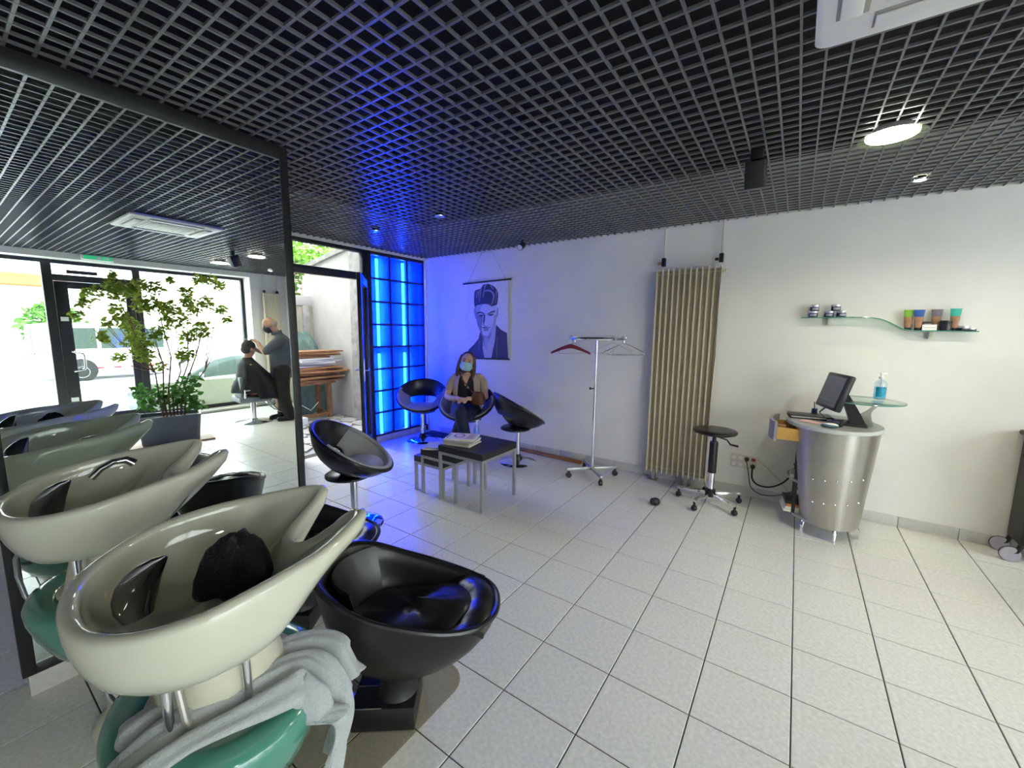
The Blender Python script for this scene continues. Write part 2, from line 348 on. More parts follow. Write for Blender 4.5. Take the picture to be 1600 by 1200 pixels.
# vehicles: lofted body (local x along the length, front at -x) -------------
RUB = mat('tyre_rubber', (.02, .02, .02), .8); ALLOY = mat('alloy_wheel', (.55, .56, .58), .3, .8); REDL = mat('red_lamp', (.35, .01, .012), .3); CARGL = mat('vehicle_glass', (.03, .05, .04), .05, noise=.1)
def vehicle(name, label, cat, loc, rz, st, paint, wheels, R, group=None, glassrange=(0, 0), tail=None, extra=None):
    t = thing(name, label, cat, loc, rz, group)
    def ring(s):
        x, zb, zs, zr, w, wr = s; q = [(0, zb), (w*.8, zb), (w*.97, zb+.12), (w, lerp(zb, zs, .55)), (w*.97, zs), (lerp(w, wr, .9), lerp(zs, zr, .82)), (wr*.80, zr-.02), (0, zr)]
        return [Vector((x, y, z)) for y, z in q]+[Vector((x, -y, z)) for y, z in q[-2:0:-1]]
    rings = [ring(s) for s in st]; n = len(rings[0]); b = MB(); b.loft(rings)
    body = b.build('body', [paint, CARGL], t, sharp=40)
    for p in body.data.polygons:
        if len(p.vertices) != 4: continue
        a, k = divmod(min(p.vertices), n)
        ks = sorted(v % n for v in p.vertices)
        side = set(ks) in ({4, 5}, {9, 10})
        if side and any(g0 <= a < g1 for g0, g1 in glassrange): p.material_index = 1
    body.data.update()
    for wx in wheels:
        for sd in (-1, 1):
            w = st[2][4]*sd; o = MB().lathe([(R*.62, -.09), (R*.95, -.09), (R, -.06), (R, .06), (R*.95, .09), (R*.62, .09)], 22, M=TR((wx, w*.93, R))@Matrix.Rotation(HP, 4, 'X')).build('wheel', RUB, t)
            MB().lathe([(R*.25, -.05), (R*.62, -.085), (R*.62, .085), (R*.25, .05)], 16, M=TR((wx, w*.93+sd*.008, R))@Matrix.Rotation(HP, 4, 'X')).build('wheel_rim', ALLOY, o)
    for z0, z1, yo in (tail or []):
        for sd in (-1, 1):
            x = st[-1][0]; MB().box((x-.06, sd*yo-.07, z0), (x+.015, sd*yo+.07, z1), bev=.01).build('tail_lamp', REDL, t)
    if extra: extra(t)
    return t
SILV = mat('silver_paint', (.26, .27, .275), .25, .5, noise=.02, coat=.6); WHT = mat('white_paint', (.85, .85, .85), .3, noise=.02, coat=.5)
car_st = [(-2.05, .38, .62, .66, .55, .5), (-2.0, .22, .68, .72, .74, .6), (-1.5, .18, .80, .86, .84, .66), (-1.0, .16, .88, .94, .86, .66), (-.35, .16, .92, 1.38, .87, .60), (.0, .16, .93, 1.46, .87, .60), (.55, .16, .94, 1.48, .87, .60), (.66, .16, .94, 1.48, .87, .60), (1.2, .16, .96, 1.45, .87, .59), (1.35, .16, .97, 1.42, .87, .58), (1.85, .20, 1.0, 1.20, .84, .56), (2.08, .28, .8, .95, .72, .55)]
def car_extra(t):
    for sd in (-1, 1):
        MB().ball((-.75, sd*.98, .98), (.05, .09, .07), 10).build('wing_mirror', SILV, t)
        for x in (.42, 1.15): MB().tube([(x-.1, sd*.865, .80), (x-.08, sd*.895, .80), (x+.08, sd*.895, .81), (x+.1, sd*.865, .81)], .013, 8).build('door_handle', CHROME, t)
        MB().ball((-1.93, sd*.56, .64), (.10, .15, .06), 10).build('headlamp', CHROME, t)
vehicle('car', 'silver hatchback parked right outside the shop window', 'car', (8.15, 2.45, -.58), -HP+math.pi, car_st, SILV, (-1.28, 1.25), .30, glassrange=((3, 4), (4, 6), (7, 8)), tail=[(.78, .95, .62)], extra=car_extra)
vehicle('car', 'small white car with red tail lamps across the street', 'car', (15.2, 6.9, -.58), math.pi/2, [(x, a, b, c, d, e) for x, a, b, c, d, e in car_st], WHT, (-1.28, 1.25), .30, glassrange=((4, 6), (7, 8)), tail=[(.8, 1.0, .6)])
van_st = [(-2.6, .40, .80, .95, .80, .6), (-2.5, .30, .95, 1.05, .95, .7), (-1.9, .28, 1.15, 1.35, 1.0, .8), (-1.3, .28, 1.20, 1.95, 1.0, .85), (-1.0, .28, 1.2, 2.12, 1.0, .86), (-.2, .28, 1.2, 2.16, 1.0, .86), (-.1, .28, 1.2, 2.16, 1.0, .86), (.9, .28, 1.2, 2.16, 1.0, .86), (1.0, .28, 1.2, 2.16, 1.0, .86), (2.0, .28, 1.2, 2.16, 1.0, .86), (2.2, .28, 1.2, 2.15, .99, .86), (2.6, .32, 1.15, 2.08, .95, .80)]
def van_extra(t):
    RD = mat('red_marking', (.28, .01, .015), .5)
    for i in range(7):
        for sd in (-1, 1): MB().box((1.9-i*.5, sd*1.0-.01, .44), (2.12-i*.5, sd*1.0+.01, .50)).build('red_mark', RD, t)
    MB().box((2.55, -.75, 1.2), (2.615, .75, 1.9), bev=.01).build('rear_window', CARGL, t)
    for sd in (-1, 1): MB().lathe([(.02, -.03), (.44, -.03), (.44, .03), (.02, .03)], 20, M=TR((1.5, sd*.985, .40))@Matrix.Rotation(HP, 4, 'X')).build('wheel_arch', RUB, t)
vehicle('van', 'white minivan with red markings parked across the street', 'van', (18.9, 2.95, -.58), -HP, van_st, WHT, (-1.75, 1.5), .34, glassrange=((4, 5), (6, 7), (8, 9)), tail=[(.75, 1.1, .86)], extra=van_extra)
# shrub behind the van, awning
def leafy(m, tint, w=.45):
    nt = m.node_tree; o = [n for n in nt.nodes if n.type == 'OUTPUT_MATERIAL'][0]; a = o.inputs[0].links[0].from_socket; t = nt.nodes.new('ShaderNodeBsdfTranslucent'); t.inputs[0].default_value = (*tint, 1)
    x = nt.nodes.new('ShaderNodeMixShader'); x.inputs[0].default_value = w; nt.links.new(a, x.inputs[1]); nt.links.new(t.outputs[0], x.inputs[2]); nt.links.new(x.outputs[0], o.inputs[0]); return m
def leafmesh(name, m, n, pick, size, parent=None, seed=1, flat=.6):
    rnd = random.Random(seed); vs = []; fs = []
    for i in range(n):
        c = Vector(pick(rnd)); R = Euler((rnd.uniform(-flat, flat), rnd.uniform(-flat, flat), rnd.uniform(0, 6.28))).to_matrix(); s = size*rnd.uniform(.6, 1.25); k = len(vs)
        for p in ((0, -.1, 0), (.34, .25, .05), (.26, .7, .02), (0, 1, -.12), (-.26, .7, .02), (-.34, .25, .05), (0, .45, -.06)): vs.append(c+R@(Vector(p)*s))
        fs += [(k, k+1, k+6), (k+1, k+2, k+6), (k+2, k+3, k+6), (k+3, k+4, k+6), (k+4, k+5, k+6), (k+5, k, k+6)]
    b = MB(); b.add(vs, fs); return b.build(name, m, parent, smooth=False)
def blob(c, r):
    def f(rnd):
        while True:
            p = Vector((rnd.uniform(-1, 1), rnd.uniform(-1, 1), rnd.uniform(-1, 1)))
            if .35 < p.length < 1: return (c[0]+p.x*r[0], c[1]+p.y*r[1], c[2]+p.z*r[2])
    return f
LEAFB = mat('bush_leaf', (.10, .24, .04), .5, noise=.4, scale=3); BARK = mat('bark', (.20, .13, .09), .8, noise=.2)
sh = thing('bush', 'dense green bush seen above the white van', 'bush', (22.8, 1.5, -.58))
leafmesh('foliage', LEAFB, 700, blob((0, 0, 2.1), (.8, 1.0, .95)), .26, sh, 3, 1.2)
MB().cyl((0, 0, 0), (0, 0, 1.6), .09, .05).build('trunk', BARK, sh)
AWN = mat('orange_canvas', (.36, .075, .01), .7)
aw = thing('awning', 'orange shop awning on the facade across the street', 'awning', (24.93, 1.1, 3.2))
m = MB(); m.add([(0, -1.2, .6), (0, 1.2, .6), (-1.6, 1.2, 0), (-1.6, -1.2, 0), (0, -1.2, .54), (0, 1.2, .54), (-1.6, 1.2, -.06), (-1.6, -1.2, -.06)], [(0, 1, 2, 3), (4, 7, 6, 5), (0, 3, 7, 4), (1, 5, 6, 2), (2, 6, 7, 3), (0, 4, 5, 1)]); m.build('canvas', AWN, aw, smooth=False)
for y in (-1.15, 1.15): MB().cyl((0, y, -.1), (-1.5, y, -.03), .025, n=8).build('arm', STEEL, aw)

# ================================================================= courtyard
REND = mat('white_render', (.55, .54, .51), .85, noise=.06, scale=4, bump=.2, bscale=30); CONC = mat('grey_concrete', (.36, .34, .32), .9, noise=.25, scale=9, bump=.3, bscale=40)
CREAM = mat('cream_render', (.46, .43, .33), .85, noise=.12, scale=5, bump=.2, bscale=30)
yd = struct(MB().box((-12, -4, -.35), (X0-.2, 6, -.035)).build('courtyard_ground', CONC, smooth=False))
rnd = random.Random(5); STONE = mat('paving_stone', (.42, .39, .345), .8, noise=.15, scale=7)
for i in range(7):
    for j in range(8):
        x, y = -6.4+i*.37+rnd.uniform(-.03, .03), .15+j*.27; q = []
        for k in range(6):
            a = k*math.pi/3+rnd.uniform(-.22, .22); q.append((x+.175*math.cos(a)*1.12+.1*(j % 2), y+.132*math.sin(a)*1.1))
        MB().prism(q, -.045, -.012+rnd.uniform(0, .006)).build('paving_stone', STONE, yd, smooth=False)
m = MB(); xs = [(-6.6, 2.62), (-5.2, 2.84)]
m.add([(-6.6, 2.3, -.1), (-5.2, 2.3, -.1), (-5.2, 2.3, 2.84), (-6.6, 2.3, 2.60), (-6.6, 2.5, -.1), (-5.2, 2.5, -.1), (-5.2, 2.5, 2.84), (-6.6, 2.5, 2.60)], [(0, 1, 2, 3), (4, 7, 6, 5), (0, 4, 5, 1), (1, 5, 6, 2), (2, 6, 7, 3), (3, 7, 4, 0)])
gw = struct(m.build('courtyard_wall', REND, smooth=False))
m = MB(); m.add([(-6.75, 2.24, 2.56), (-5.1, 2.24, 2.84), (-5.1, 2.24, 2.92), (-6.75, 2.24, 2.64), (-6.75, 2.6, 2.56), (-5.1, 2.6, 2.84), (-5.1, 2.6, 2.92), (-6.75, 2.6, 2.64)], [(0, 1, 2, 3), (4, 7, 6, 5), (0, 4, 5, 1), (1, 5, 6, 2), (2, 6, 7, 3), (3, 7, 4, 0)])
m.build('coping', CONC, gw, smooth=False)
struct(MB().box((-5.2, 2.18, -.1), (X0-.2, 2.5, 3.4)).build('courtyard_pier', CONC, smooth=False))
fw = struct(MB().box((-6.8, -4, -.1), (-6.55, 2.3, 1.9)).build('courtyard_back_wall', CREAM, smooth=False))
MB().box((-6.56, 2.10, -.1), (-6.50, 2.22, 1.9), bev=.01).build('drain_pipe', CONC, fw)
pl = thing('planter_box', 'long pale planter trough with leafy shoots on the courtyard wall', 'planter', (-6.68, 1.55, 1.902))
MB().box((-.16, -1.2, 0), (.16, .72, .18), bev=.01).build('trough', REND, pl)
leafmesh('foliage', mat('yard_leaf', (.13, .25, .05), .5, noise=.3), 420, blob((0, .36, .52), (.12, .30, .46)), .075, pl, 8, 1.2)
for k in range(6): MB().tube([(0, .15+k*.1, .16), (.02*(k % 3-1), .17+k*.09, .5), (.04*(k % 2), .2+k*.08, .8)], .006, 6).build('stem', BARK, pl)
tr = thing('tree', 'bright green tree rising behind the courtyard wall', 'tree', (-12.0, 4.9, -.35))
leafmesh('foliage', mat('tree_leaf', (.16, .34, .03), .5, noise=.3), 5200, blob((0, 0, 3.55), (2.3, 2.3, .95)), .16, tr, 4, 1.2)
MB().tube([(0, 0, 0), (.1, 0, 1.5), (0, .1, 3.8)], [.2, .15, .06], 10).build('trunk', BARK, tr)
struct(MB().box((-9.3, 1.0, -.35), (-9.1, 9, 2.95)).build('neighbour_wall', CREAM, smooth=False))
struct(MB().box((-12, -.9, -.1), (X0-.2, -.6, 12)).build('sky_blocker_south', REND, smooth=False))  # tall unseen wall added to keep sky light off the courtyard
struct(MB().box((-6.4, 3.2, -.1), (X0-.2, 9, 12)).build('sky_blocker_north', REND, smooth=False))  # unseen mass added to dim the courtyard from the north
# work table with salvaged boards
WOOD = mat('brown_wood', (.30, .15, .06), .6, noise=.25, scale=14); WOOD2 = mat('orange_wood', (.46, .22, .08), .55, noise=.2, scale=14); WHB = mat('white_board', (.72, .70, .64), .6, noise=.05)
wt = thing('work_table', 'rough wooden trestle table in the courtyard under stacked boards', 'table', (-5.72, 1.72, -.02))
MB().box((-.30, -.52, .60), (.20, .34, .645), bev=.004).build('table_top', WOOD, wt)
for x, y in ((.13, .26), (-.22, .26), (.13, -.45), (-.22, -.45)): MB().box((x-.025, y-.03, .0), (x+.025, y+.03, .60), bev=.003).build('leg', WOOD, wt)
for y in (.26, -.45): MB().box((-.22, y-.02, .06), (.13, y+.02, .11), bev=.003).build('stretcher', WOOD, wt)
MB().box((.11, -.45, .05), (.14, .26, .10), bev=.003).build('stretcher', WOOD, wt)
rnd = random.Random(11); z = .628
ordw = ['lowest', 'second', 'third', 'fourth', 'fifth', 'sixth', 'seventh', 'eighth', 'ninth']
def plank(w, l, h, bow, mm):
    rings = []
    for i in range(9):
        u = i/8*2-1; x = bow*(1-u*u); rings.append([Vector((x-w, u*l, 0)), Vector((x+w, u*l, 0)), Vector((x+w, u*l, h)), Vector((x-w, u*l, h))])
    return MB().loft(rings).build('board', mm, sharp=40)
for nm, n, mm, lab, grp, l in (('b', 8, (WOOD, WOOD2), 'brown curved slat, %s layer of the stack on the courtyard table', 'brown slats on the courtyard table', .50), ('w', 5, (WHB, WHB), 'white painted board, %s of the white ones on the courtyard table', 'white boards on the courtyard table', .42), ('o', 4, (WOOD2, WOOD), 'orange brown slat above the white boards, %s from below', 'orange slats on top of the stack', .36)):
    for k in range(n):
        o = plank(.16+.03*rnd.random(), l*rnd.uniform(.85, 1.05), .024, .035*rnd.uniform(-1, 1.2), mm[k % 2]); o.location = (-5.70+rnd.uniform(-.04, .06), 1.70+rnd.uniform(-.08, .14), z); o.rotation_euler = (rnd.uniform(-.012, .012), 0, rnd.uniform(-.16, .16)); z += .030
        tag(o, lab % ordw[k], 'board', grp)
TARP = mat('green_tarp', (.16, .26, .22), .18, noise=.3, scale=6, bump=.8, bscale=14, spec=.8)
rings = []
for i in range(12):
    a = i/11; r = []
    for j in range(40):
        q = 2*math.pi*j/40; w = (1-a**5*.45)*(1+.05*math.sin(7*q+3*a)+.03*math.sin(13*q)); r.append(Vector((-6.27+.20*w*math.cos(q), 1.66+(.60)*w*math.sin(q), .0+1.42*a+.03*math.sin(5*q)*a)))
    rings.append(r)
o = MB().loft(rings).build('tarpaulin', TARP, sharp=60); tag(o, 'crumpled shiny green tarpaulin over a heap behind the courtyard table', 'tarpaulin')
eb = thing('cable_reel', 'white extension socket with loose cable on the courtyard paving', 'extension cord', (-5.36, 1.38, -.01))
MB().box((-.06, -.05, 0), (.06, .05, .12), bev=.01).build('socket_box', WHITEPL, eb); MB().tube([(0, 0, .11), (-.1, -.05, .3), (-.25, -.02, .5), (-.35, .1, .3), (-.3, .3, .15), (-.15, .35, .3)], .008, 8).build('cable', WHITEPL, eb)
# ================================================================= tub chairs
GREYF = mat('grey_fabric', (.30, .30, .30), .9, noise=.08, scale=150, bump=.15, bscale=300, sheen=.2)
def tub_chair(name, label, loc, rz):
    t = thing(name, label, 'chair', loc, rz, 'tub chairs of the waiting area')
    R, D, tilt, N = .325, .20, math.radians(33), 56
    M = TR((.005, 0, .625)) @ Matrix.Rotation(tilt, 4, 'Y')
    hx, ha, hb = -.085, .085, .185
    def pt(a, u, off, lip=0):
        # u=0 hole edge, u=1 rim ; off = inward offset
        ca, sa = math.cos(a), math.sin(a); x = lerp(hx+ha*ca, R*ca, u); y = lerp(hb*sa, R*1.02*sa, u)
        r = min(1, math.hypot(x, y)/R); d = D*max(0, 1-r**2.4)**.75
        return M @ Vector((x*(1-off*.35/R*r), y*(1-off*.35/R*r), -d+off*(1-r*.55)))
    us = [0, .06, .15, .3, .45, .6, .72, .82, .9, .96, 1]
    ang = [2*math.pi*i/N for i in range(N)]
    rings = [[pt(a, u, 0) for a in ang] for u in us]
    lipc = [M @ Vector((R*math.cos(a)*.985, R*1.005*math.sin(a), .014)) for a in ang]
    inner = [[pt(a, u, .03) for a in ang] for u in us[::-1]]
    b = MB(); b.loft(rings+[lipc]+inner, endloop=True); b.build('shell', VINYL, t, sharp=70)
    rim = [M @ Vector((R*math.cos(a), R*1.02*math.sin(a), .004)) for a in ang]
    MB().tube(rim, .016, 10, closed=True).build('piping', VINYL, t); MB().tube([M @ Vector((R*.945*math.cos(a), R*.965*math.sin(a), .012)) for a in [ang[i % N] for i in range(-N*11//36, N*11//36+1)]], .017, 10).build('front_edge', GREYF, t)
    def pad(a0, a1, m, name, u0, u1, o0, o1):
        n = 34; aa = [lerp(a0, a1, i/n) for i in range(n+1)]; uu = [lerp(u0, u1, i/8) for i in range(9)]; prof = []
        rings = []
        for a in aa:
            top = [pt(a, u, o1-.008*(abs(2*(u-u0)/(u1-u0)-1)**4)) for u in uu]; bot = [pt(a, u, o0) for u in uu[::-1]]; rings.append(top+bot)
        b = MB(); b.loft(rings); b.build(name, m, t, sharp=60)
    pad(math.radians(112), math.radians(248), VINYL, 'back_pad', .03, .97, .026, .042)
    pad(math.radians(-111), math.radians(111), GREYF, 'seat_pad', .03, .985, .026, .050)
    cush = MB(); cush.lathe([(.02, -.005), (.10, 0), (.135, -.012), (.15, -.03), (.14, -.05), (.02, -.055)], 28, sx=.95, sy=1.35, M=TR((.085, 0, .515))@Matrix.Rotation(math.radians(8), 4, 'Y')); cush.build('cushion', GREYF, t, sharp=60)
    MB().lathe([(.02, .385), (.15, .388), (.172, .398), (.172, .412), (.15, .424), (.02, .428)], 32, c=(-.03, 0, 0)).build('mount_plate', VINYL, t, sharp=50)
    MB().cyl((0, 0, .05), (0, 0, .40), .026, n=20).build('column', CHROME, t)
    MB().lathe([(.055, .012), (.05, .06), (.036, .085), (.028, .10)], 20).build('collar', BLACKPL, t)
    MB().lathe([(.205, 0), (.212, .004), (.205, .011), (.12, .022), (.06, .032), (.03, .05)], 40).build('base', CHROME, t, sharp=60)
    return t
tc = tub_chair('tub_chair', 'black and grey tub chair in front of the glowing blue panel', (-3.19, 1.86, 0), math.radians(-48))
dup(tc, (-2.37, 1.83, 0), math.radians(-62), 'black and grey tub chair the woman is sitting in')
dup(tc, (-1.63, 1.86, 0), math.radians(56), 'tub chair with its back turned, between the seated woman and the coat rack')
dup(tc, (-1.80, -.14, 0), math.radians(44), 'tub chair beside the end of the mirror, nearest to the basins')

# ================================================================= nesting tables
TOPW = mat('dark_wood_top', (.020, .018, .018), .42, noise=.3, scale=9); SATIN = mat('satin_steel', (.46, .46, .45), .35, .7, noise=.03)
def table(label, x0, y0, w, h):
    t = thing('nesting_table', label, 'table', (x0+w/2, y0+w/2, 0)); a = w/2; r = .0125
    MB().box((-a, -a, h-.055), (a, a, h), bev=.002).build('table_top', TOPW, t, smooth=False)
    for sx in (-1, 1):
        for sy in (-1, 1):
            cx, cy = sx*(a-r-.001), sy*(a-r-.001); MB().box((cx-r, cy-r, 0), (cx+r, cy+r, h-.08), bev=.0015).build('leg', SATIN, t, smooth=False)
    for s in (-1, 1):
        MB().box((-a+.001, s*(a-r-.001)-r, h-.08), (a-.001, s*(a-r-.001)+r, h-.0555), bev=.0015).build('rail', SATIN, t, smooth=False)
        MB().box((s*(a-r-.001)-r, -a+2*r+.001, h-.08), (s*(a-r-.001)+r, a-2*r-.001, h-.0555), bev=.0015).build('rail', SATIN, t, smooth=False)
    return t
table('largest black topped nesting table, the one with the magazines and the bottle', -1.612, .575, .495, .50)
table('middle sized black topped nesting table pulled half out', -1.858, .595, .435, .415)
table('smallest and lowest black topped nesting table, furthest left', -1.965, .61, .375, .335)
PAGE = mat('paper_pages', (.78, .76, .68), .7, noise=.04, scale=200); COVS = [mat('magazine_cover_%s' % n, c, .35, noise=.1, scale=12) for n, c in (('white', (.72, .70, .70)), ('rose', (.55, .40, .42)), ('cream', (.74, .70, .58)), ('grey', (.45, .45, .48)))]
INK = mat('cover_ink', (.16, .11, .13), .45); INK2 = mat('cover_ink_red', (.42, .08, .10), .45)
def magazine(x, y, z, rz, cov, label, group, w=.20, l=.27, h=.009, top=False):
    t = thing('magazine', label, 'magazine', (x, y, z), rz, group)
    MB().box((-w/2+.002, -l/2+.002, .0012), (w/2-.001, l/2-.002, h-.0012)).build('pages', PAGE, t, smooth=False)
    b = MB(); b.box((-w/2, -l/2, h-.001), (w/2, l/2, h)); b.box((-w/2, -l/2, 0), (w/2, l/2, .001)); b.box((-w/2, -l/2, .001), (-w/2+.0015, l/2, h-.001)); c = b.build('cover', COVS[cov], t, smooth=False)
    if top:
        MB().tube([(.01+.055*math.cos(a), .03+.04*math.sin(a), h+.0006) for a in [i*math.pi/12 for i in range(24)]], .008, 6, closed=True, flat=.08).build('printed_ring', INK2, c)
        MB().box((-.085, .115, h), (.06, .125, h+.0006)).build('printed_title', INK, c, smooth=False)
        MB().box((-.085, -.11, h), (.085, -.05, h+.0005)).build('printed_photo', COVS[1], c, smooth=False)
    return t
rnd = random.Random(3); ordn = ['lowest', 'second lowest', 'third', 'fourth', 'fifth', 'sixth', 'topmost']
for k in range(7):
    magazine(-1.475+rnd.uniform(-.015, .015), .735+rnd.uniform(-.015, .015), .5005+k*.0095, HP+.25+rnd.uniform(-.18, .18)+(0 if k < 6 else .12), [0, 2, 1, 0, 3, 2, 0][k], 'magazine, %s of the tall pile on the largest nesting table' % ordn[k], 'magazines on the large table', top=(k == 6))
for k in range(3):
    magazine(-1.735+rnd.uniform(-.01, .01), .73+rnd.uniform(-.01, .01), .4155+k*.0095, HP+.4+rnd.uniform(-.2, .2), [1, 0, 3][k], 'magazine, %s of the short pile on the middle nesting table' % ['lowest', 'second', 'uppermost'][k], 'magazines on the middle table')
# ---- sanitiser bottles
BOT = glass('bottle_plastic', (.86, .93, 1.0), .15); LIQ = glass('gel_liquid', (.70, .86, .97), .1); LABB = mat('blue_label', (.02, .30, .48), .4, noise=.25, scale=60)
def pump_bottle(label, loc, r, h, rz=0, lab=None, liq=LIQ):
    t = thing('pump_bottle', label, 'bottle', loc, rz); 
    MB().lathe([(r*.9, 0), (r, .006), (r, h*.78), (r*.85, h*.86), (r*.42, h*.93), (r*.38, h)], 24).build('body', BOT, t)
    MB().lathe([(r*.86, .004), (r*.95, .008), (r*.95, h*.6)], 24).build('gel', liq, t)
    MB().lathe([(r*.46, h), (r*.46, h*1.10), (r*.2, h*1.11), (r*.18, h*1.22)], 18).build('pump_collar', WHITEPL, t)
    MB().box((-r*.28, -r*.25, h*1.20), (r*.95, r*.25, h*1.28), bev=.003).build('pump_head', WHITEPL, t)
    MB().cyl((0, 0, .012), (0, 0, h), .003, n=6).build('dip_tube', WHITEPL, t)
    if lab: MB().loft([[Vector((r*1.01*math.cos(a), r*1.01*math.sin(a), z)) for a in [lab[0]+i*(lab[1]-lab[0])/14 for i in range(15)]] for z in (h*.14, h*.62)], close=False, cap0=False, cap1=False).build('label', LABB, t)
    return t
pump_bottle('clear pump bottle of hand gel behind the magazines on the largest nesting table', (-1.50, .965, .5005), .028, .13, 1.2)

# ================================================================= coat rack and hangers
ck = thing('coat_rack', 'chrome rolling coat rack with round top rail, left of the radiator', 'coat rack', (-.745, 1.93, 0), math.radians(10))
MB().cyl((0, 0, .09), (0, 0, .95), .0135, n=16).build('lower_pole', CHROME, ck); MB().cyl((0, 0, .92), (0, 0, 1.425), .0105, n=16).build('upper_pole', CHROME, ck)
MB().tube([(.262*math.cos(a), .262*math.sin(a), 1.43) for a in [i*math.pi/24 for i in range(48)]], .014, 10, closed=True).build('top_rail', CHROME, ck)
MB().tube([(-.26, 0, 1.43), (.26, 0, 1.43)], .010, 10).build('cross_bar', CHROME, ck)
MB().cyl((-.012, 0, .925), (-.045, 0, .925), .006, n=10).build('clamp_screw', BLACKPL, ck); MB().ball((-.05, 0, .925), (.012, .014, .014), 12).build('clamp_knob', BLACKPL, ck)
for k in range(4):
    a = k*HP+math.radians(33); M = rotz(a)
    MB().box((.012, -.014, .075), (.275, .014, .105), bev=.003, M=M).build('base_arm', SATIN, ck)
    w = MB().cyl(M@Vector((.25, -.013, .028)), M@Vector((.25, .013, .028)), .028, n=18).build('castor', BLACKPL, ck)
    MB().cyl(M@Vector((.25, 0, .03)), M@Vector((.25, 0, .08)), .012, n=10).build('castor_stem', BLACKPL, w)
REDW = mat('red_lacquer_wood', (.16, .012, .035), .4, noise=.15)
def hanger(label, loc, rz, kind):
    t = thing('coat_hanger', label, 'hanger', loc, rz, 'hangers on the coat rack')
    hr = .0022 if kind != 'chrome' else .004
    hook = [(.016*math.cos(a), 0, .003+.016*math.sin(a)) for a in [math.radians(-20+i*20) for i in range(12)]]+[(0, 0, -.02), (0, 0, -.055)]
    MB().tube(hook, hr, 8).build('hook', CHROME, t)
    if kind == 'wood':
        top = []; N = 24; rings = []
        for i in range(N+1):
            u = i/N*2-1; x = .20*u; z = -.065-.085*abs(u)**1.25; hh = .048*(1-.5*abs(u)**.8); y = .018*u*u
            rings.append([Vector((x, y+.012*math.cos(q), z-hh*.5+hh*.5*math.sin(q))) for q in [2*math.pi*j/10 for j in range(10)]])
        MB().loft(rings).build('shoulder_bar', REDW, t)
    else:
        w = .2; r = .003 if kind == 'wire' else .0072
        pts = [(0, 0, -.052), (.08, 0, -.085), (w-.02, 0, -.135), (w, 0, -.15), (w-.012, 0, -.165), (0, 0, -.168), (-w+.012, 0, -.165), (-w, 0, -.15), (-w+.02, 0, -.135), (-.08, 0, -.085)]
        MB().tube(pts, r, 8, closed=True).build('shoulder_wire', CHROME, t)
        for s in (-1, 1): MB().ball((s*(w-.008), 0, -.15), .011, 8).build('end_cap', mat('clear_cap', (.6, .62, .63), .15), t)
    return t
def rail(a, rz, kind, label): return hanger(label, (-.745+.262*math.cos(a), 1.93+.262*math.sin(a), 1.438), rz, kind)
rail(math.radians(-162), math.radians(22), 'wood', 'dark red wooden coat hanger on the left end of the coat rack')
rail(math.radians(172), math.radians(60), 'wire', 'thin wire hanger behind the dark red wooden hanger')
rail(math.radians(15), math.radians(30), 'chrome', 'thick chrome coat hanger at the right end of the coat rack')
rail(math.radians(40), math.radians(75), 'wire', 'thin wire hanger just behind the thick chrome one')
rail(math.radians(75), math.radians(15), 'wire', 'thin wire hanger at the far side of the rack rail')

# ================================================================= radiators
CREAMP = mat('cream_radiator_paint', (.66, .59, .43), .35, noise=.04)
rd = thing('radiator', 'tall cream column radiator with twelve upright fins on the long wall', 'radiator', (.005, Y1, 0))
for k in range(12):
    x = -.275+k*.0505; MB().box((x-.0062, -.135, .09), (x+.0062, -.098, 2.10), bev=.0055).build('fin', CREAMP, rd)
MB().box((-.28, -.096, .11), (.285, -.088, 2.08)).build('gap_shade_plate', mat('cream_plate_shade', (.44, .38, .27), .5), rd, smooth=False)  # darker cream sheet: shade between the fins put into its colour
for z in (.14, 2.05): MB().cyl((-.285, -.075, z), (.30, -.075, z), .022, n=14).build('header_pipe', CREAMP, rd)
MB().cyl((.30, -.09, 2.05), (.325, -.09, 2.05), .016, n=12).build('bleed_plug', CREAMP, rd)
for x in (-.21, .10): 
    f = MB().box((x-.02, -.12, .008), (x+.02, -.06, .12), bev=.004).build('foot', STEEL, rd); MB().box((x-.045, -.135, 0), (x+.045, -.045, .008)).build('foot_plate', STEEL, f, smooth=False)
for i, x in enumerate((-.235, .268)):
    MB().cyl((x, -.06, 2.14), (x, -.05, 2.56), .009, n=12).build('supply_pipe', CREAMP, rd)
    v = MB().box((x-.018, -.085, 2.13), (x+.018, -.045, 2.21), bev=.006).build('valve', BLACKPL, rd); MB().cyl((x-.02, -.075, 2.16), (x-.05, -.08, 2.16), .013, n=12).build('valve_knob', [mat('copper', (.55, .28, .16), .3, .9), BLACKPL][i], v)
MB().tube([(.285, -.14, 2.08), (.283, -.145, 1.7), (.288, -.143, 1.3), (.276, -.145, .9), (.272, -.143, .5), (.27, -.14, .15)], .003, 6).build('sensor_cable', BLACKPL, rd)
r2 = thing('radiator', 'slim cream flat radiator on the short wall beside the shop window', 'radiator', (X1, 2.02, 0), -HP)
MB().box((-.15, -.10, .18), (.15, -.04, 2.15), bev=.012).build('panel', CREAMP, r2)
for k in range(9): MB().box((-.135+k*.0338-.006, -.107, .22), (-.135+k*.0338+.006, -.099, 2.11), bev=.003).build('fin', CREAMP, r2)
for x in (-.12, .12): MB().cyl((x, -.06, 2.14), (x, -.05, 2.56), .010, n=10).build('supply_pipe', CREAMP, r2); MB().box((x-.02, -.09, 2.15), (x+.02, -.05, 2.20), bev=.005).build('valve', BLACKPL, r2)

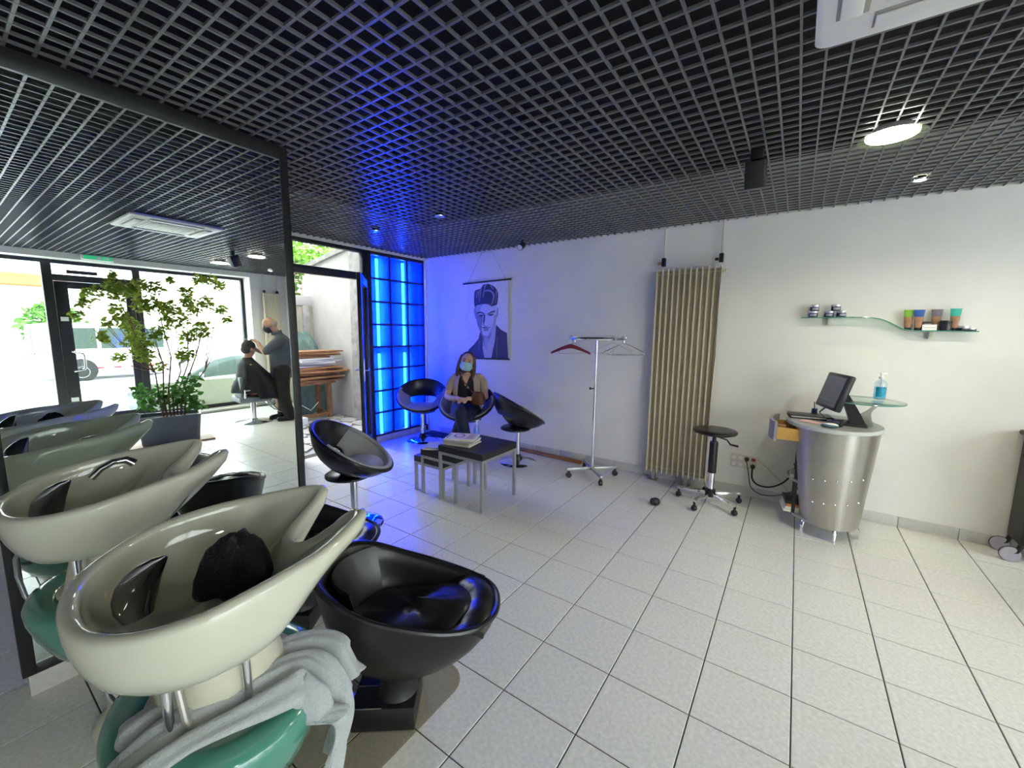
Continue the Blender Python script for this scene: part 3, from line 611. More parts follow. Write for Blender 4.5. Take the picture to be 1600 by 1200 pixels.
# ================================================================= work stool, loose castor
st = thing('stool', 'black round topped rolling stool with chrome star base beside the radiator', 'stool', (.375, 1.93, 0))
MB().lathe([(.03, .632), (.14, .634), (.172, .645), (.178, .657), (.168, .669), (.12, .675), (.01, .674)], 40).build('seat', VINYL, st, sharp=60)
MB().cyl((0, 0, .56), (0, 0, .635), .016, n=12).build('seat_post', BLACKPL, st)
MB().tube([(.02, -.02, .615), (.10, -.03, .60), (.13, -.035, .565), (.19, -.04, .56)], [.006, .006, .008, .010], 8).build('height_lever', BLACKPL, st)
MB().lathe([(.033, .285), (.034, .30), (.034, .55), (.030, .565)], 20).build('gas_sleeve', BLACKPL, st)
MB().cyl((0, 0, .12), (0, 0, .29), .026, n=18).build('column', CHROME, st); MB().lathe([(.03, .065), (.043, .075), (.043, .13), (.03, .14)], 20).build('hub', BLACKPL, st)
for k in range(5):
    M = rotz(math.radians(36+72*k)); MB().box((.03, -.017, .078), (.27, .017, .105), bev=.004, M=M).build('base_arm', CHROME, st)
    c = MB().ball(M@Vector((.262, 0, .026)), (.026, .026, .026), 14).build('castor', BLACKPL, st); MB().cyl(M@Vector((.262, 0, .03)), M@Vector((.262, 0, .085)), .010, n=10).build('castor_stem', BLACKPL, c)
lc = thing('door_stop', 'small black rubber stop lying on the floor tiles left of the stool', 'door stop', (-.005, 1.60, 0), .5)
MB().lathe([(.012, -.045), (.028, -.036), (.034, -.01), (.034, .012), (.026, .03), (.020, .034)], 18, M=TR((0, 0, .034))@Matrix.Rotation(HP, 4, 'Y')).build('body', BLACKPL, lc)
MB().cyl((.034, 0, .034), (.045, 0, .034), .016, n=14).build('socket', GREYF, lc)

# ================================================================= wooden batten and dark mat along the wall
o = MB().box((-.45, -.03, 0), (.45, .03, .03), bev=.003).build('batten', mat('reddish_wood', (.30, .13, .06), .6, noise=.2, scale=10)); o.location = (-1.45, 2.255, 0); o.rotation_euler = (0, 0, -.03)
tag(o, 'reddish wooden batten lying on the floor along the wall behind the coat rack', 'batten')
DMAT = mat('dark_mat', (.03, .03, .033), .9, noise=.2)
o = MB().box((-.42, -.11, 0), (.42, .11, .008), bev=.002).build('door_mat', DMAT); o.location = (-3.05, 2.20, 0); o.rotation_euler = (0, 0, .0); tag(o, 'dark flat mat on the floor in the corner by the blue panel', 'mat')
# ================================================================= shampoo units
CERAM = mat('ivory_ceramic', (.66, .66, .535), .03, noise=.015, scale=4, coat=.6); TEAL = mat('teal_lacquer', (.085, .29, .22), .12, noise=.05, scale=4, coat=.5)
PEDM = mat('ivory_plastic', (.60, .58, .46), .35, noise=.03); HOSE = mat('ribbed_hose', (.42, .40, .37), .35, .5)
def catmull(P, n):
    m = len(P); out = []
    for i in range(n):
        t = i/n*m; k = int(t); f = t-k; a, b, c, d = [Vector(P[(k+q) % m]) for q in (-1, 0, 1, 2)]
        out.append(.5*((2*b)+(c-a)*f+(2*a-5*b+4*c-d)*f*f+(3*b-a-3*c+d)*f**3))
    return out
def basin(parent):
    half = [(0, -.270, .906), (.116, -.254, .908), (.206, -.194, .916), (.262, -.10, .932), (.262, .02, .946), (.235, .14, .953), (.185, .235, .964), (.150, .285, .970), (.122, .300, .970), (.098, .280, .958), (.082, .23, .925), (.062, .185, .900), (.032, .160, .888), (0, .153, .885)]
    P = half+[(-x, y, z) for x, y, z in half[-2:0:-1]]
    N = 120; rim = catmull(P, N); cen = Vector((0, -.03, 0))
    B = []; D = []
    for p in rim:
        a = math.atan2(p.x/.27, (p.y+.03)/.30); B.append(Vector((.125*math.sin(a), -.05+(.15)*math.cos(a), .722))); D.append(Vector((.05*math.sin(a), -.10+(.05)*math.cos(a), .768)))
    nrm = []
    for i in range(N):
        t = (rim[(i+1) % N]-rim[i-1]); n = Vector((t.y, -t.x, 0)); nrm.append(n.normalized())
    rings = []
    def bez(a, m, b, t): return a*(1-t)**2+m*2*t*(1-t)+b*t*t
    L = .017
    for t in [1, .93, .85, .75, .64, .52, .4, .29, .19, .1, .04]:
        r = []
        for i, p in enumerate(rim):
            w = sm((p.y-.02)/.20); e = p+nrm[i]*L-Vector((0, 0, L*1.1))
            m = Vector((lerp(p.x, B[i].x, lerp(.02, .45, w)), lerp(p.y, B[i].y, lerp(.02, .45, w)), lerp(.750, .81, w))); r.append(bez(e, m, B[i], t))
        rings.append(r)
    for q in (0, 40, 90, 140, 180):
        c, s = math.cos(math.radians(q)), math.sin(math.radians(q)); rings.append([p+nrm[i]*L*c+Vector((0, 0, L*s*.9)) for i, p in enumerate(rim)])
    for t in [.05, .12, .22, .33, .45, .57, .69, .8, .9, 1]:
        r = []
        for i, p in enumerate(rim):
            w = sm((p.y-.10)/.15); e = p-nrm[i]*L
            m = Vector((lerp(p.x, D[i].x, lerp(.12, .45, w)), lerp(p.y, D[i].y, lerp(.12, .5, w)), lerp(.79, .85, w))); r.append(bez(e, m, D[i], t))
        rings.append(r)
    b = MB(); b.loft(rings); return b.build('basin', CERAM, parent, sharp=70)
def unit(label, loc, rz, tilt, lift):
    t = thing('shampoo_unit', label, 'wash basin', loc, rz, 'shampoo units')
    bs = basin(t); bs.matrix_parent_inverse = TR((0, -.05, .70+lift)) @ Matrix.Rotation(tilt, 4, 'X') @ TR((0, .05, -.70))
    MB().lathe([(.022, .765), (.032, .767), (.034, .771), (.02, .7715)], 20, c=(0, -.10, 0)).build('drain', CHROME, bs)
    pts = [(-.055, -.165, .815), (-.055, -.168, .84), (-.053, -.166, .865), (-.048, -.160, .89), (-.040, -.150, .912), (-.030, -.137, .932), (-.018, -.122, .950), (-.008, -.108, .962)]
    MB().tube(pts, [.030, .038, .042, .041, .036, .028, .017, .004], 20, flat=.6).build('mixer_tap', mat('chrome_dark_reflection', (.30, .30, .32), .08, 1., noise=.03), bs)  # chrome darkened: reflection of the dark ceiling put into the metal colour
    if tilt: MB().tube([(-.215, -.02, .895), (-.21, .01, .925), (-.20, .045, .945), (-.19, .08, .945), (-.185, .10, .925)], [.014, .012, .012, .015, .019], 12).build('hand_shower', CHROME, bs)
    # pedestal, collar and pod
    MB().lathe([(.110, .72+lift), (.112, .69), (.122, .64), (.132, .59), (.138, .55)], 40, c=(-.01, -.02, 0), sy=1.1).build('pedestal', PEDM, t, sharp=60)
    MB().lathe([(.135, .572), (.150, .590), (.166, .592), (.172, .584), (.166, .572), (.14, .56)], 48, c=(-.01, -.01, 0), sy=1.0).build('collar', PEDM, t, sharp=60)
    MB().lathe([(.14, .004), (.14, .014), (.12, .03), (.095, .06), (.085, .15), (.085, .31)], 40, c=(-.01, -.005, 0)).build('foot', PEDM, t, sharp=60)
    pr = [(.06, .29), (.11, .30), (.165, .335), (.215, .395), (.250, .465), (.268, .52), (.272, .552), (.264, .570), (.245, .577), (.218, .580), (.180, .578), (.172, .565), (.14, .555)]
    MB().lathe(pr, 64, c=(-.025, -.02, 0), sy=.88).build('pod', TEAL, t, sharp=60)
    for x, y in ((.10, -.145), (.125, .0)): MB().cyl((x, y, .575), (x-.01, y, .83), .010, n=14).build('support_tube', CHROME, t)
    for k in range(3): MB().tube([(.03+.016*k, -.11, .80), (.06+.016*k, -.125, .71), (.085+.015*k, -.12, .64), (.095+.014*k, -.10, .57)], .008, 10).build('water_hose', HOSE, t)
    MB().tube([(-.15, -.20, .79), (-.19, -.22, .74), (-.235, -.235, .68), (-.25, -.235, .61), (-.245, -.225, .53), (-.225, -.20, .47), (-.18, -.15, .44)], .0075, 12).build('hose_loop', STEEL, t)
    return t
u1 = unit('ivory shampoo basin nearest the camera, with a black towel inside', (-.250, -1.54, 0), math.radians(-7), 0.0, .012)
u2 = unit('second ivory shampoo basin, in front of the mirror edge', (-1.09, -1.565, 0), math.radians(2), math.radians(1.5), .022)
# ---- shampoo chairs: bucket seats
LEATH = mat('black_leather', (.011, .011, .012), .33, noise=.25, scale=12, bump=.12, bscale=26, spec=.6)
def bucket(label, loc, rz):
    # local +x = front
    t = thing('shampoo_chair', label, 'chair', loc, rz, 'shampoo chairs')
    N = 64; cs = []
    for i in range(N):
        a = 2*math.pi*i/N; ca, sa = math.cos(a), math.sin(a); r = 1/((abs(ca)**2.5+abs(sa)**2.5)**(1/2.5))
        x = .335*ca*r; y = .225*sa*r*(1-.10*ca); z = .565-.115*sm((x+.3)/.62)+.05*sm((-x-.05)/.3)
        cs.append(Vector((x, y, z)))
    base = [Vector((-.06+.085*math.cos(2*math.pi*i/N), (.075*math.sin(2*math.pi*i/N)), .20)) for i in range(N)]
    seat = [Vector((.02+.21*math.cos(2*math.pi*i/N), .150*math.sin(2*math.pi*i/N), .375)) for i in range(N)]
    def bez(a, m, b, q): return a*(1-q)**2+m*2*q*(1-q)+b*q*q
    rings = []
    for q in [1, .88, .75, .62, .49, .36, .24, .13, .05, 0]:
        rings.append([bez(p, Vector((lerp(p.x, b.x, .22), lerp(p.y, b.y, .20), .26)), b, q) for p, b in zip(cs, base)])
    lip = [[p*1+Vector((-.006*math.copysign(1, p.x)*0, 0, .012)) for p in cs], [Vector((p.x*.955, p.y*.955, p.z+.014)) for p in cs], [Vector((p.x*.90, p.y*.90, p.z-.002)) for p in cs]]
    rings += lip
    for q in [.15, .32, .5, .68, .85, 1]:
        rings.append([bez(Vector((p.x*.90, p.y*.90, p.z-.002)), Vector((p.x*.80, p.y*.80, .37)), s, q) for p, s in zip(cs, seat)])
    MB().loft(rings).build('shell', LEATH, t, sharp=70)
    MB().tube([Vector((p.x*.99, p.y*.99, p.z+.008)) for p in cs], .011, 8, closed=True).build('piping', VINYL, t)
    # seat cushion with folds, and the leather flap over the front
    r2 = []; rnd = random.Random(4)
    for k, (sc, dz) in enumerate([(1.12, .0), (1.15, .035), (1.0, .062), (.72, .068), (.4, .066), (.05, .064)]):
        r2.append([Vector((.01+(s.x-.02)*sc, s.y*sc, s.z+dz+.010*math.sin(s.y*34+s.x*14)*sm(k/2)*.6+.04*sm((s.x-.05)/.2))) for s in seat])
    MB().loft(r2).build('seat_cushion', LEATH, t, sharp=70)
    rr = []
    for i in range(15):
        y = lerp(-.165, .165, i/14); f = abs(y)/.165; col = []
        for x, z in ((.165, .425), (.20, .452), (.24, .478-.012*f), (.275, .486-.014*f), (.305, .478-.012*f), (.325, .455)):
            x = x-.045*f*f; col.append(Vector((x, y, z+.005*math.sin(y*44+x*20)+.002*math.sin(y*120))))
        back = [v+Vector((-.004, 0, -.022)) for v in col[::-1]]; rr.append(col+back)
    MB().loft(rr).build('front_flap', LEATH, t, sharp=60)
    bk = []
    for i in range(17):
        a = lerp(math.radians(128), math.radians(232), i/16); col = []
        for q in (0, .25, .5, .75, 1):
            rx, ry = lerp(.290, .235, q), lerp(.205, .15, q); col.append(Vector((rx*math.cos(a), ry*math.sin(a), lerp(.60, .40, q))))
        bk.append([v*1 for v in col]+[v+Vector((-th*math.cos(a), -th*math.sin(a), .006 if th < .01 else 0)) for v, th in zip(col[::-1], (.014, .022, .022, .018, .005))])
    MB().loft(bk).build('back_cushion', LEATH, t, sharp=60)
    MB().lathe([(.08, .10), (.07, .12), (.07, .17), (.08, .205)], 28, c=(-.06, 0, 0)).build('pillar', BLACKPL, t)
    MB().box((-.50, -.06, .006), (-.225, .06, .020), bev=.003).build('floor_rail', STEEL, t)
    MB().box((-.22, -.10, .004), (.02, .10, .100), bev=.006).build('base_plate', VINYL, t)
    for y in (-.096, .0): MB().box((-.222, y-.003, .1005), (-.1, y+.003, .104)).build('edge_strip', CHROME, t, smooth=False)
    return t
bucket('black leather bucket chair of the nearest shampoo basin', (-.244, -.942, 0), math.radians(38))
bucket('black leather bucket chair of the second shampoo basin, behind the nearest basin', (-1.04, -.90, 0), math.radians(36))
# ---- towels
TOWG = mat('grey_towel', (.46, .49, .50), .95, noise=.06, scale=120, bump=.5, bscale=260, sheen=.3); TOWB = mat('black_towel', (.012, .011, .016), .95, noise=.3, scale=80, bump=.5, bscale=160, sheen=.15)
def crsp(P, n):
    out = []; m = len(P)
    for i in range(n+1):
        t = i/n*(m-1); k = min(int(t), m-2); f = t-k; a, b, c, d = [Vector(P[max(0, min(m-1, k+q))]) for q in (-1, 0, 1, 2)]
        out.append(.5*((2*b)+(c-a)*f+(2*a-5*b+4*c-d)*f*f+(3*b-a-3*c+d)*f**3))
    return out
PATH = [(-0.237, -1.797, 0.500), (-0.210, -1.776, 0.570), (-0.194, -1.725, 0.602), (-0.182, -1.641, 0.608), (-0.157, -1.527, 0.608), (-0.131, -1.418, 0.602), (-0.072, -1.387, 0.575), (-0.039, -1.378, 0.490), (-0.042, -1.389, 0.410), (-0.051, -1.406, 0.340)]
path = crsp(PATH, 60)
wid = [(.05*max(0, 1-i/18) if i < 18 else 0)+lerp(.10, .135, math.sin(i/60*3.1)) if i < 40 else lerp(.12, .085, (i-40)/20) for i in range(61)]
rows = []
for i, p in enumerate(path):
    tg = (path[min(60, i+1)]-path[max(0, i-1)]).normalized(); sd = tg.cross(Vector((0, 0, 1)))
    if i > 44: sd = lerp(1, 0, 0)*Vector((.75, -.55, .2)).normalized()
    sd = (sd.normalized()*.9+Vector((.35, -.1, 0))*(.4 if i < 44 else .2)).normalized(); up = sd.cross(tg).normalized()
    if up.z < 0 and i < 44: up = -up
    r = []
    for j in range(29):
        v = j/28*2-1; fold = .016*math.sin(v*8.5+.06*i)+.009*math.sin(v*17+1.3+.11*i)+.006*math.sin(v*5-.2*i)
        drop = .05*max(0, abs(v)-.55)**1.3*(1 if i < 44 else 0)
        r.append(p+sd*(v*wid[i]*(.82 if i < 46 else .72))+up*(fold+.012-drop))
    rows.append(r)
b = MB(); b.loft(rows, close=False, cap0=False, cap1=False); o = b.build('towel', TOWG, solid=.009, sharp=80); tag(o, 'crumpled light grey towel draped over the teal pod of the nearest basin', 'towel')
cx, cy = -.275, -1.50; rows = []; N = 56
for k, (r, z) in enumerate([(1.0, -.03), (1.02, -.01), (.96, .035), (.84, .09), (.68, .135), (.48, .165), (.26, .18), (.04, .183)]):
    q = []
    for i in range(N):
        a = 2*math.pi*i/N; f = 1+.12*math.sin(3*a+.7)+.07*math.sin(7*a+k*.5)+.03*math.sin(13*a-k); zz = z+.02*math.sin(4*a+k*.9)*(1 if k > 1 else .3)
        q.append(Vector((.075*r*f*math.cos(a), .085*r*f*math.sin(a), zz*.62)))
    rows.append(q)
o = MB().loft(rows).build('towel', TOWB, sharp=80); o.location = (cx, cy, .845); tag(o, 'bunched black towel lying in the nearest shampoo basin', 'towel')
# clear floor mat under the units
FM = glass('clear_floor_mat', (.90, .88, .83), .15, .12)
def rrect(x0, y0, x1, y1, r, n=8):
    out = []
    for cx, cy, a0 in ((x1-r, y1-r, 0), (x0+r, y1-r, 90), (x0+r, y0+r, 180), (x1-r, y0+r, 270)):
        out += [(cx+r*math.cos(math.radians(a0+90*i/n)), cy+r*math.sin(math.radians(a0+90*i/n))) for i in range(n+1)]
    return out
o = MB().prism(rrect(-.74, -1.62, -.16, -.70, .10), .0008, .004).build('floor_mat', FM); tag(o, 'thin clear plastic mat on the floor tiles under the shampoo basins', 'mat')
# ================================================================= poster
PRINT = [
    ('paper', [(-0.326, 0.476), (0.355, 0.507), (0.361, -0.475), (-0.302, -0.497)]),
    ('hair', [(-0.199, 0.235), (-0.195, 0.365), (-0.166, 0.399), (-0.088, 0.415), (-0.049, 0.457), (0.014, 0.469), (0.077, 0.456), (0.152, 0.413), (0.189, 0.359), (0.196, 0.301), (0.178, 0.205), (0.141, 0.187), (0.079, 0.178), (0.016, 0.209), (-0.087, 0.207), (-0.146, 0.183), (-0.173, 0.154)]),
    ('skin', [(-0.173, 0.164), (-0.14, 0.203), (0.016, 0.214), (0.091, 0.183), (0.166, 0.196), (0.178, 0.147), (0.173, 0.05), (0.155, -0.058), (0.093, -0.137), (0.043, -0.193), (-0.021, -0.199), (-0.087, -0.139), (-0.133, -0.069), (-0.159, 0.033)]),
    ('ear', [(-0.206, 0.154), (-0.17, 0.149), (-0.161, 0.033), (-0.186, 0.053)]),
    ('ear', [(0.181, 0.157), (0.203, 0.147), (0.194, 0.069), (0.173, 0.04)]),
    ('neck', [(-0.047, -0.189), (0.043, -0.183), (0.155, -0.058), (0.165, -0.127), (0.132, -0.266), (0.095, -0.483), (-0.027, -0.489), (-0.054, -0.352), (-0.041, -0.25)]),
    ('shade', [(-0.093, -0.139), (-0.021, -0.201), (0.043, -0.196), (0.1, -0.142), (0.049, -0.248), (0.005, -0.33), (0.018, -0.38), (-0.028, -0.32), (-0.058, -0.23)]),
    ('coat', [(-0.1, -0.145), (-0.047, -0.22), (-0.054, -0.352), (-0.024, -0.488), (-0.302, -0.497), (-0.302, -0.392), (-0.193, -0.305), (-0.12, -0.231)]),
    ('coat', [(0.168, -0.048), (0.242, -0.111), (0.339, -0.154), (0.361, -0.473), (0.093, -0.484), (0.144, -0.265), (0.162, -0.136)]),
    ('mid', [(-0.171, 0.164), (-0.137, 0.201), (-0.048, 0.211), (-0.087, 0.162), (-0.1, 0.072), (-0.061, 0.032), (-0.063, -0.068), (-0.087, -0.139), (-0.133, -0.069), (-0.159, 0.033)]),
    ('mid', [(0.13, 0.07), (0.171, 0.06), (0.153, -0.058), (0.093, -0.137), (0.045, -0.19), (0.068, -0.128), (0.118, -0.048)]),
    ('mid', [(-0.021, -0.219), (0.043, -0.228), (0.024, -0.309), (0.044, -0.419), (0.005, -0.37), (-0.019, -0.31)]),
    ('shade', [(-0.166, 0.134), (-0.126, 0.073), (-0.048, 0.052), (-0.054, -0.008), (-0.071, -0.089), (-0.054, -0.169), (-0.087, -0.139), (-0.133, -0.069), (-0.159, 0.033)]),
    ('hair', [(-0.146, 0.111), (-0.087, 0.119), (-0.022, 0.091), (-0.029, 0.08), (-0.087, 0.1), (-0.14, 0.093)]),
    ('hair', [(0.026, 0.084), (0.079, 0.115), (0.149, 0.13), (0.144, 0.111), (0.079, 0.098), (0.035, 0.075)]),
    ('hair', [(-0.12, 0.071), (-0.081, 0.082), (-0.035, 0.072), (-0.061, 0.056), (-0.1, 0.056)]),
    ('hair', [(0.042, 0.075), (0.079, 0.088), (0.129, 0.088), (0.111, 0.069), (0.067, 0.064)]),
    ('hair', [(-0.031, 0.084), (-0.012, 0.071), (-0.017, -0.008), (-0.032, -0.048), (0.004, -0.07), (0.027, -0.066), (0.012, -0.08), (-0.035, -0.058), (-0.045, -0.038)]),
    ('hair', [(-0.071, -0.085), (-0.022, -0.079), (0.017, -0.088), (0.083, -0.078), (0.042, -0.096), (-0.022, -0.098)]),
    ('shade', [(-0.041, -0.109), (0.049, -0.106), (0.027, -0.128), (-0.022, -0.131)]),
    ('streak', [(-0.049, 0.369), (0.015, 0.396), (0.09, 0.382), (0.14, 0.332), (0.128, 0.255), (0.091, 0.198), (0.11, 0.265), (0.115, 0.323), (0.078, 0.364), (0.015, 0.376)]),
    ('streak', [(-0.153, 0.373), (-0.137, 0.383), (-0.159, 0.304), (-0.166, 0.304)]),
    ('streak', [(-0.12, 0.387), (-0.101, 0.396), (-0.129, 0.303), (-0.137, 0.303)]),
    ('streak', [(-0.036, 0.442), (0.015, 0.454), (0.002, 0.445), (-0.03, 0.432)]),
    ('streak', [(0.028, 0.219), (0.066, 0.188), (0.104, 0.227), (0.079, 0.203), (0.066, 0.203)]),
    ('streak', [(-0.088, 0.413), (-0.072, 0.422), (-0.088, 0.331), (-0.107, 0.252), (-0.116, 0.253), (-0.1, 0.332)]),
    ('streak', [(-0.008, 0.46), (0.007, 0.462), (-0.023, 0.387), (-0.042, 0.3), (-0.051, 0.3), (-0.036, 0.388)]),
    ('streak', [(0.164, 0.379), (0.178, 0.359), (0.171, 0.283), (0.159, 0.225), (0.151, 0.225), (0.163, 0.293)]),
    ('streak', [(0.071, 0.449), (0.09, 0.44), (0.13, 0.398), (0.117, 0.396), (0.08, 0.431)]),
    ('collar', [(0.181, -0.225), (0.194, -0.225), (0.186, -0.473), (0.175, -0.474)]),
    ('collar', [(-0.106, -0.251), (-0.097, -0.261), (-0.113, -0.385), (-0.123, -0.385)]),
]
po = thing('poster', 'black and white portrait poster of a man with swept hair, hung on dark rods', 'poster', (-2.46, Y1-.016, 1.62))
PCOL = {'paper': (.74, .74, .76), 'hair': (.035, .035, .04), 'skin': (.60, .60, .62), 'ear': (.30, .30, .32), 'mid': (.40, .40, .42), 'neck': (.48, .48, .50), 'shade': (.22, .22, .24), 'coat': (.05, .05, .06), 'streak': (.30, .30, .33), 'collar': (.16, .16, .18)}
pm = {k: mat('print_'+k, c, .5, noise=.08, scale=30) for k, c in PCOL.items()}
b = MB(); q = PRINT[0][1]; b.prism([(x, z) for x, z in q], -.0006, .0006, M=Matrix.Rotation(HP, 4, 'X')); b.build('sheet', pm['paper'], po, smooth=False)
keys = list(PCOL); b = MB()
def smoothpoly(q):
    return [(v.x, v.y) for v in catmull([(x, z, 0) for x, z in q], len(q)*4)]
for k, (n, q) in enumerate(PRINT[1:]):
    q2 = smoothpoly(q) if n not in ('coat',) else q
    b.add([(x, -.0008-.00012*k, z) for x, z in q2], [tuple(range(len(q2)))], keys.index(n))
b.build('portrait_print', [pm[k] for k in keys], po, smooth=False)
MB().tube([(-.385, -.006, .487), (.395, -.006, .508)], .010, 10).build('rod', DARK, po); MB().tube([(-.385, -.006, -.500), (.385, -.006, -.484)], .010, 10).build('rod', DARK, po)
MB().tube([(-.31, -.004, .49), (-.075, .006, .865), (.09, .006, .865), (.32, -.004, .506)], .0016, 6).build('cord', BLACKPL, po)

# ================================================================= reception desk
BRUSH = mat('brushed_metal', (.46, .44, .39), .34, .85, noise=.05, scale=6); LAM = mat('grey_laminate', (.34, .34, .33), .35, noise=.05); GEDGE = mat('pale_edge_band', (.55, .58, .54), .4, noise=.03)
YWOOD = mat('yellow_wood', (.62, .36, .09), .5, noise=.15, scale=12); VIOL = mat('grey_front', (.28, .28, .32), .45, noise=.05)
dk = thing('reception_desk', 'curved brushed metal reception desk with studs, open drawer and round glass top', 'desk', (1.17, 1.975, 0))
def el(cx, cy, rx, ry, a): return (cx+rx*math.cos(a), cy+ry*math.sin(a))
A0, A1 = math.radians(216), math.radians(420); NN = 44
rings = []
for z, rx, ry, cx in ((.095, .205, .285, .02), (.3, .228, .297, .013), (.6, .262, .315, .004), (.81, .282, .33, 0)):
    o = [Vector((*el(cx, 0, rx, ry, lerp(A0, A1, i/NN)), z)) for i in range(NN+1)]; n = [Vector((*el(cx, 0, rx-.012, ry-.012, lerp(A0, A1, i/NN)), z)) for i in range(NN, -1, -1)]; rings.append(o+n)
MB().loft(rings).build('curved_front', BRUSH, dk, sharp=50)
for zrow, a0 in ((0, 0), (1, 0)):
    for k in range(5):
        a = math.radians([244, 261, 277, 296, 316][k]); zz = (.45 if zrow == 0 else .275)+.009*k; t = (zz-.095)/.715; rx, ry, cx = lerp(.205, .282, t), lerp(.285, .33, t), lerp(.02, 0, t)
        x, y = el(cx, 0, rx+.001, ry+.001, a); MB().ball((x, y, zz), .008, 10).build('stud', CHROME, dk)
tp = MB().lathe([(.01, .811), (.99, .811), (1.0, .815), (1.0, .836), (.99, .84), (.01, .84)], 56, sx=.29, sy=.34).build('desk_top', LAM, dk, sharp=40)
rings = [[Vector((*el(0, 0, .29+d, .34+d, 2*math.pi*i/64), z)) for i in range(64)] for d, z in ((.0, .812), (.003, .813), (.003, .838), (.0, .839))]
MB().loft(rings, cap0=False, cap1=False).build('edge_band', GEDGE, tp)
for z in (.10, .37): MB().prism([el(-.03, 0, .215 if z < .2 else .225, .25, 2*math.pi*i/32) for i in range(32)], z, z+.018).build('shelf', LAM, dk)
for y in (-.17, .2): MB().box((-.205, y+.018, .10), (-.18, y+.042, .81), bev=.002).build('inner_post', DARK, dk)
for a in (222, 282, 340, 120):
    x, y = el(.02, 0, .185, .26, math.radians(a)); d = Vector((x, y, 0)).normalized()
    MB().tube([Vector((x, y, .10))-d*.02, Vector((x, y, .095))+d*.004, Vector((x, y, .07))+d*.02, Vector((x, y, .02))+d*.022, Vector((x, y, 0))+d*.024], [.010, .013, .013, .010, .009], 10, flat=.6).build('leg', CHROME, dk)
dw = MB(); dw.box((-.37, -.215, .70), (-.10, -.203, .79)); dw.box((-.37, .123, .70), (-.10, .135, .79)); dw.box((-.37, -.203, .70), (-.10, .123, .71)); dwo = dw.build('drawer', YWOOD, dk, smooth=False)
rings = []
for i in range(13):
    y = lerp(-.235, .155, i/12); f = (y+.04)/.2; x = -.405+.045*f*f; rings.append([Vector((x, y, .69)), Vector((x+.02, y, .69)), Vector((x+.02, y, .835)), Vector((x, y, .835))])
MB().loft(rings).build('drawer_front', VIOL, dwo, sharp=40)
for k in range(3): MB().box((-.34+.07*k, -.18+.05*k, .712), (-.29+.07*k, -.12+.05*k, .80+.01*k), bev=.004).build('drawer_divider', WOOD, dwo)
gt = MB().lathe([(.001, 1.014), (.236, 1.014), (.240, 1.017), (.240, 1.021), (.236, 1.024), (.001, 1.024)], 56, c=(.155, .02, 0)).build('glass_top', glass('green_edge_glass', (.80, .93, .88), .2), dk, sharp=40)
MB().tube([(.155+.240*math.cos(a), .02+.240*math.sin(a), 1.019) for a in [2*math.pi*i/56 for i in range(56)]], .0046, 6, closed=True).build('glass_edge', mat('green_glass_edge', (.10, .30, .24), .1, spec=.8), gt)
rings = []
for i in range(12):
    t = i/11; w = lerp(.16, .03, sm(t*1.3)); cx = lerp(.145, .235, t**1.6); z = lerp(.84, 1.005, t); rings.append([Vector((cx-w/2, -.03-.02*t, z)), Vector((cx+w/2, -.03-.02*t, z)), Vector((cx+w/2, -.022-.02*t, z)), Vector((cx-w/2, -.022-.02*t, z))])
MB().loft(rings).build('glass_bracket', BRUSH, dk, sharp=40); MB().cyl((.235, -.045, .996), (.235, -.045, 1.013), .03, n=18).build('bracket_pad', CHROME, dk)
pump_bottle('clear pump bottle with a blue label on the round glass of the reception desk', (1.43, 2.09, 1.0255), .036, .155, .4, (math.radians(200), math.radians(300)), glass('gel_blue', (.62, .86, .95), .1))
# ---- till terminal
tl = thing('till_terminal', 'black touch screen till terminal tilted back on the reception desk', 'till', (1.25, 1.96, .84))
SCR = mat('dark_screen', (.12, .13, .15), .12, noise=.1, scale=5)
Wd = Vector((.316, -.949, 0)); Nn = Vector((-.913, -.304, .27)).normalized(); Up = Nn.cross(Wd); Up = Up if Up.z > 0 else -Up
Mx = Matrix((Wd, Nn, Up)).transposed().to_4x4(); Mx.translation = Vector((-.115, -.055, .245))
hd = MB().box((-.165, -.045, -.135), (.165, .0, .135), bev=.012, M=Mx).build('display_case', BLACKPL, tl)
MB().box((-.142, .0003, -.112), (.142, .0015, .112), M=Mx).build('screen', SCR, hd, smooth=False)
MB().box((-.12, .0016, .062), (.12, .0019, .078), M=Mx).build('screen_bar', mat('screen_grey', (.12, .125, .14), .2), hd, smooth=False)
MB().box((-.06, -.085, -.05), (.06, -.046, .06), bev=.01, M=Mx).build('rear_housing', BLACKPL, hd)
rings = []
for i in range(10):
    t = i/9; cx = lerp(.06, -.055, t**1.2); z = lerp(.0, .25, t); w = lerp(.09, .06, t); d = lerp(.045, .028, t); rings.append([Vector((cx+sx*d, -.02+sy*w, z)) for sx, sy in ((-1, -1), (1, -1), (1, 1), (-1, 1))])
MB().loft(rings).build('stand', BLACKPL, tl, sharp=60); MB().box((-.12, -.11, 0), (.11, .09, .018), bev=.006).build('stand_base', BLACKPL, tl)
for k in range(2): MB().tube([(-.13-.01*k, -.05, .12), (-.17, -.03+.03*k, .07), (-.13, .0, .025), (-.09, .0, .012)], .003, 6).build('cable', BLACKPL, tl)
def small(name, label, cat, loc, build, rz=0, group=None):
    t = thing(name, label, cat, loc, rz, group); build(t); return t
def folder(t):
    MB().box((-.14, -.09, 0), (.14, .09, .008), bev=.002).build('cover', BLACKPL, t); MB().box((-.13, -.085, .008), (.135, .088, .018)).build('pages', PAGE, t, smooth=False); MB().box((-.14, -.09, .018), (.14, .09, .024), bev=.002).build('cover', BLACKPL, t)
small('appointment_book', 'black appointment book on the left end of the reception desk top', 'book', (1.025, 2.06, .8405), folder, .15)
def papers(t): MB().box((-.09, -.05, 0), (.09, .05, .004), bev=.001).build('sheet', mat('pink_paper', (.75, .50, .42), .7), t, smooth=False)
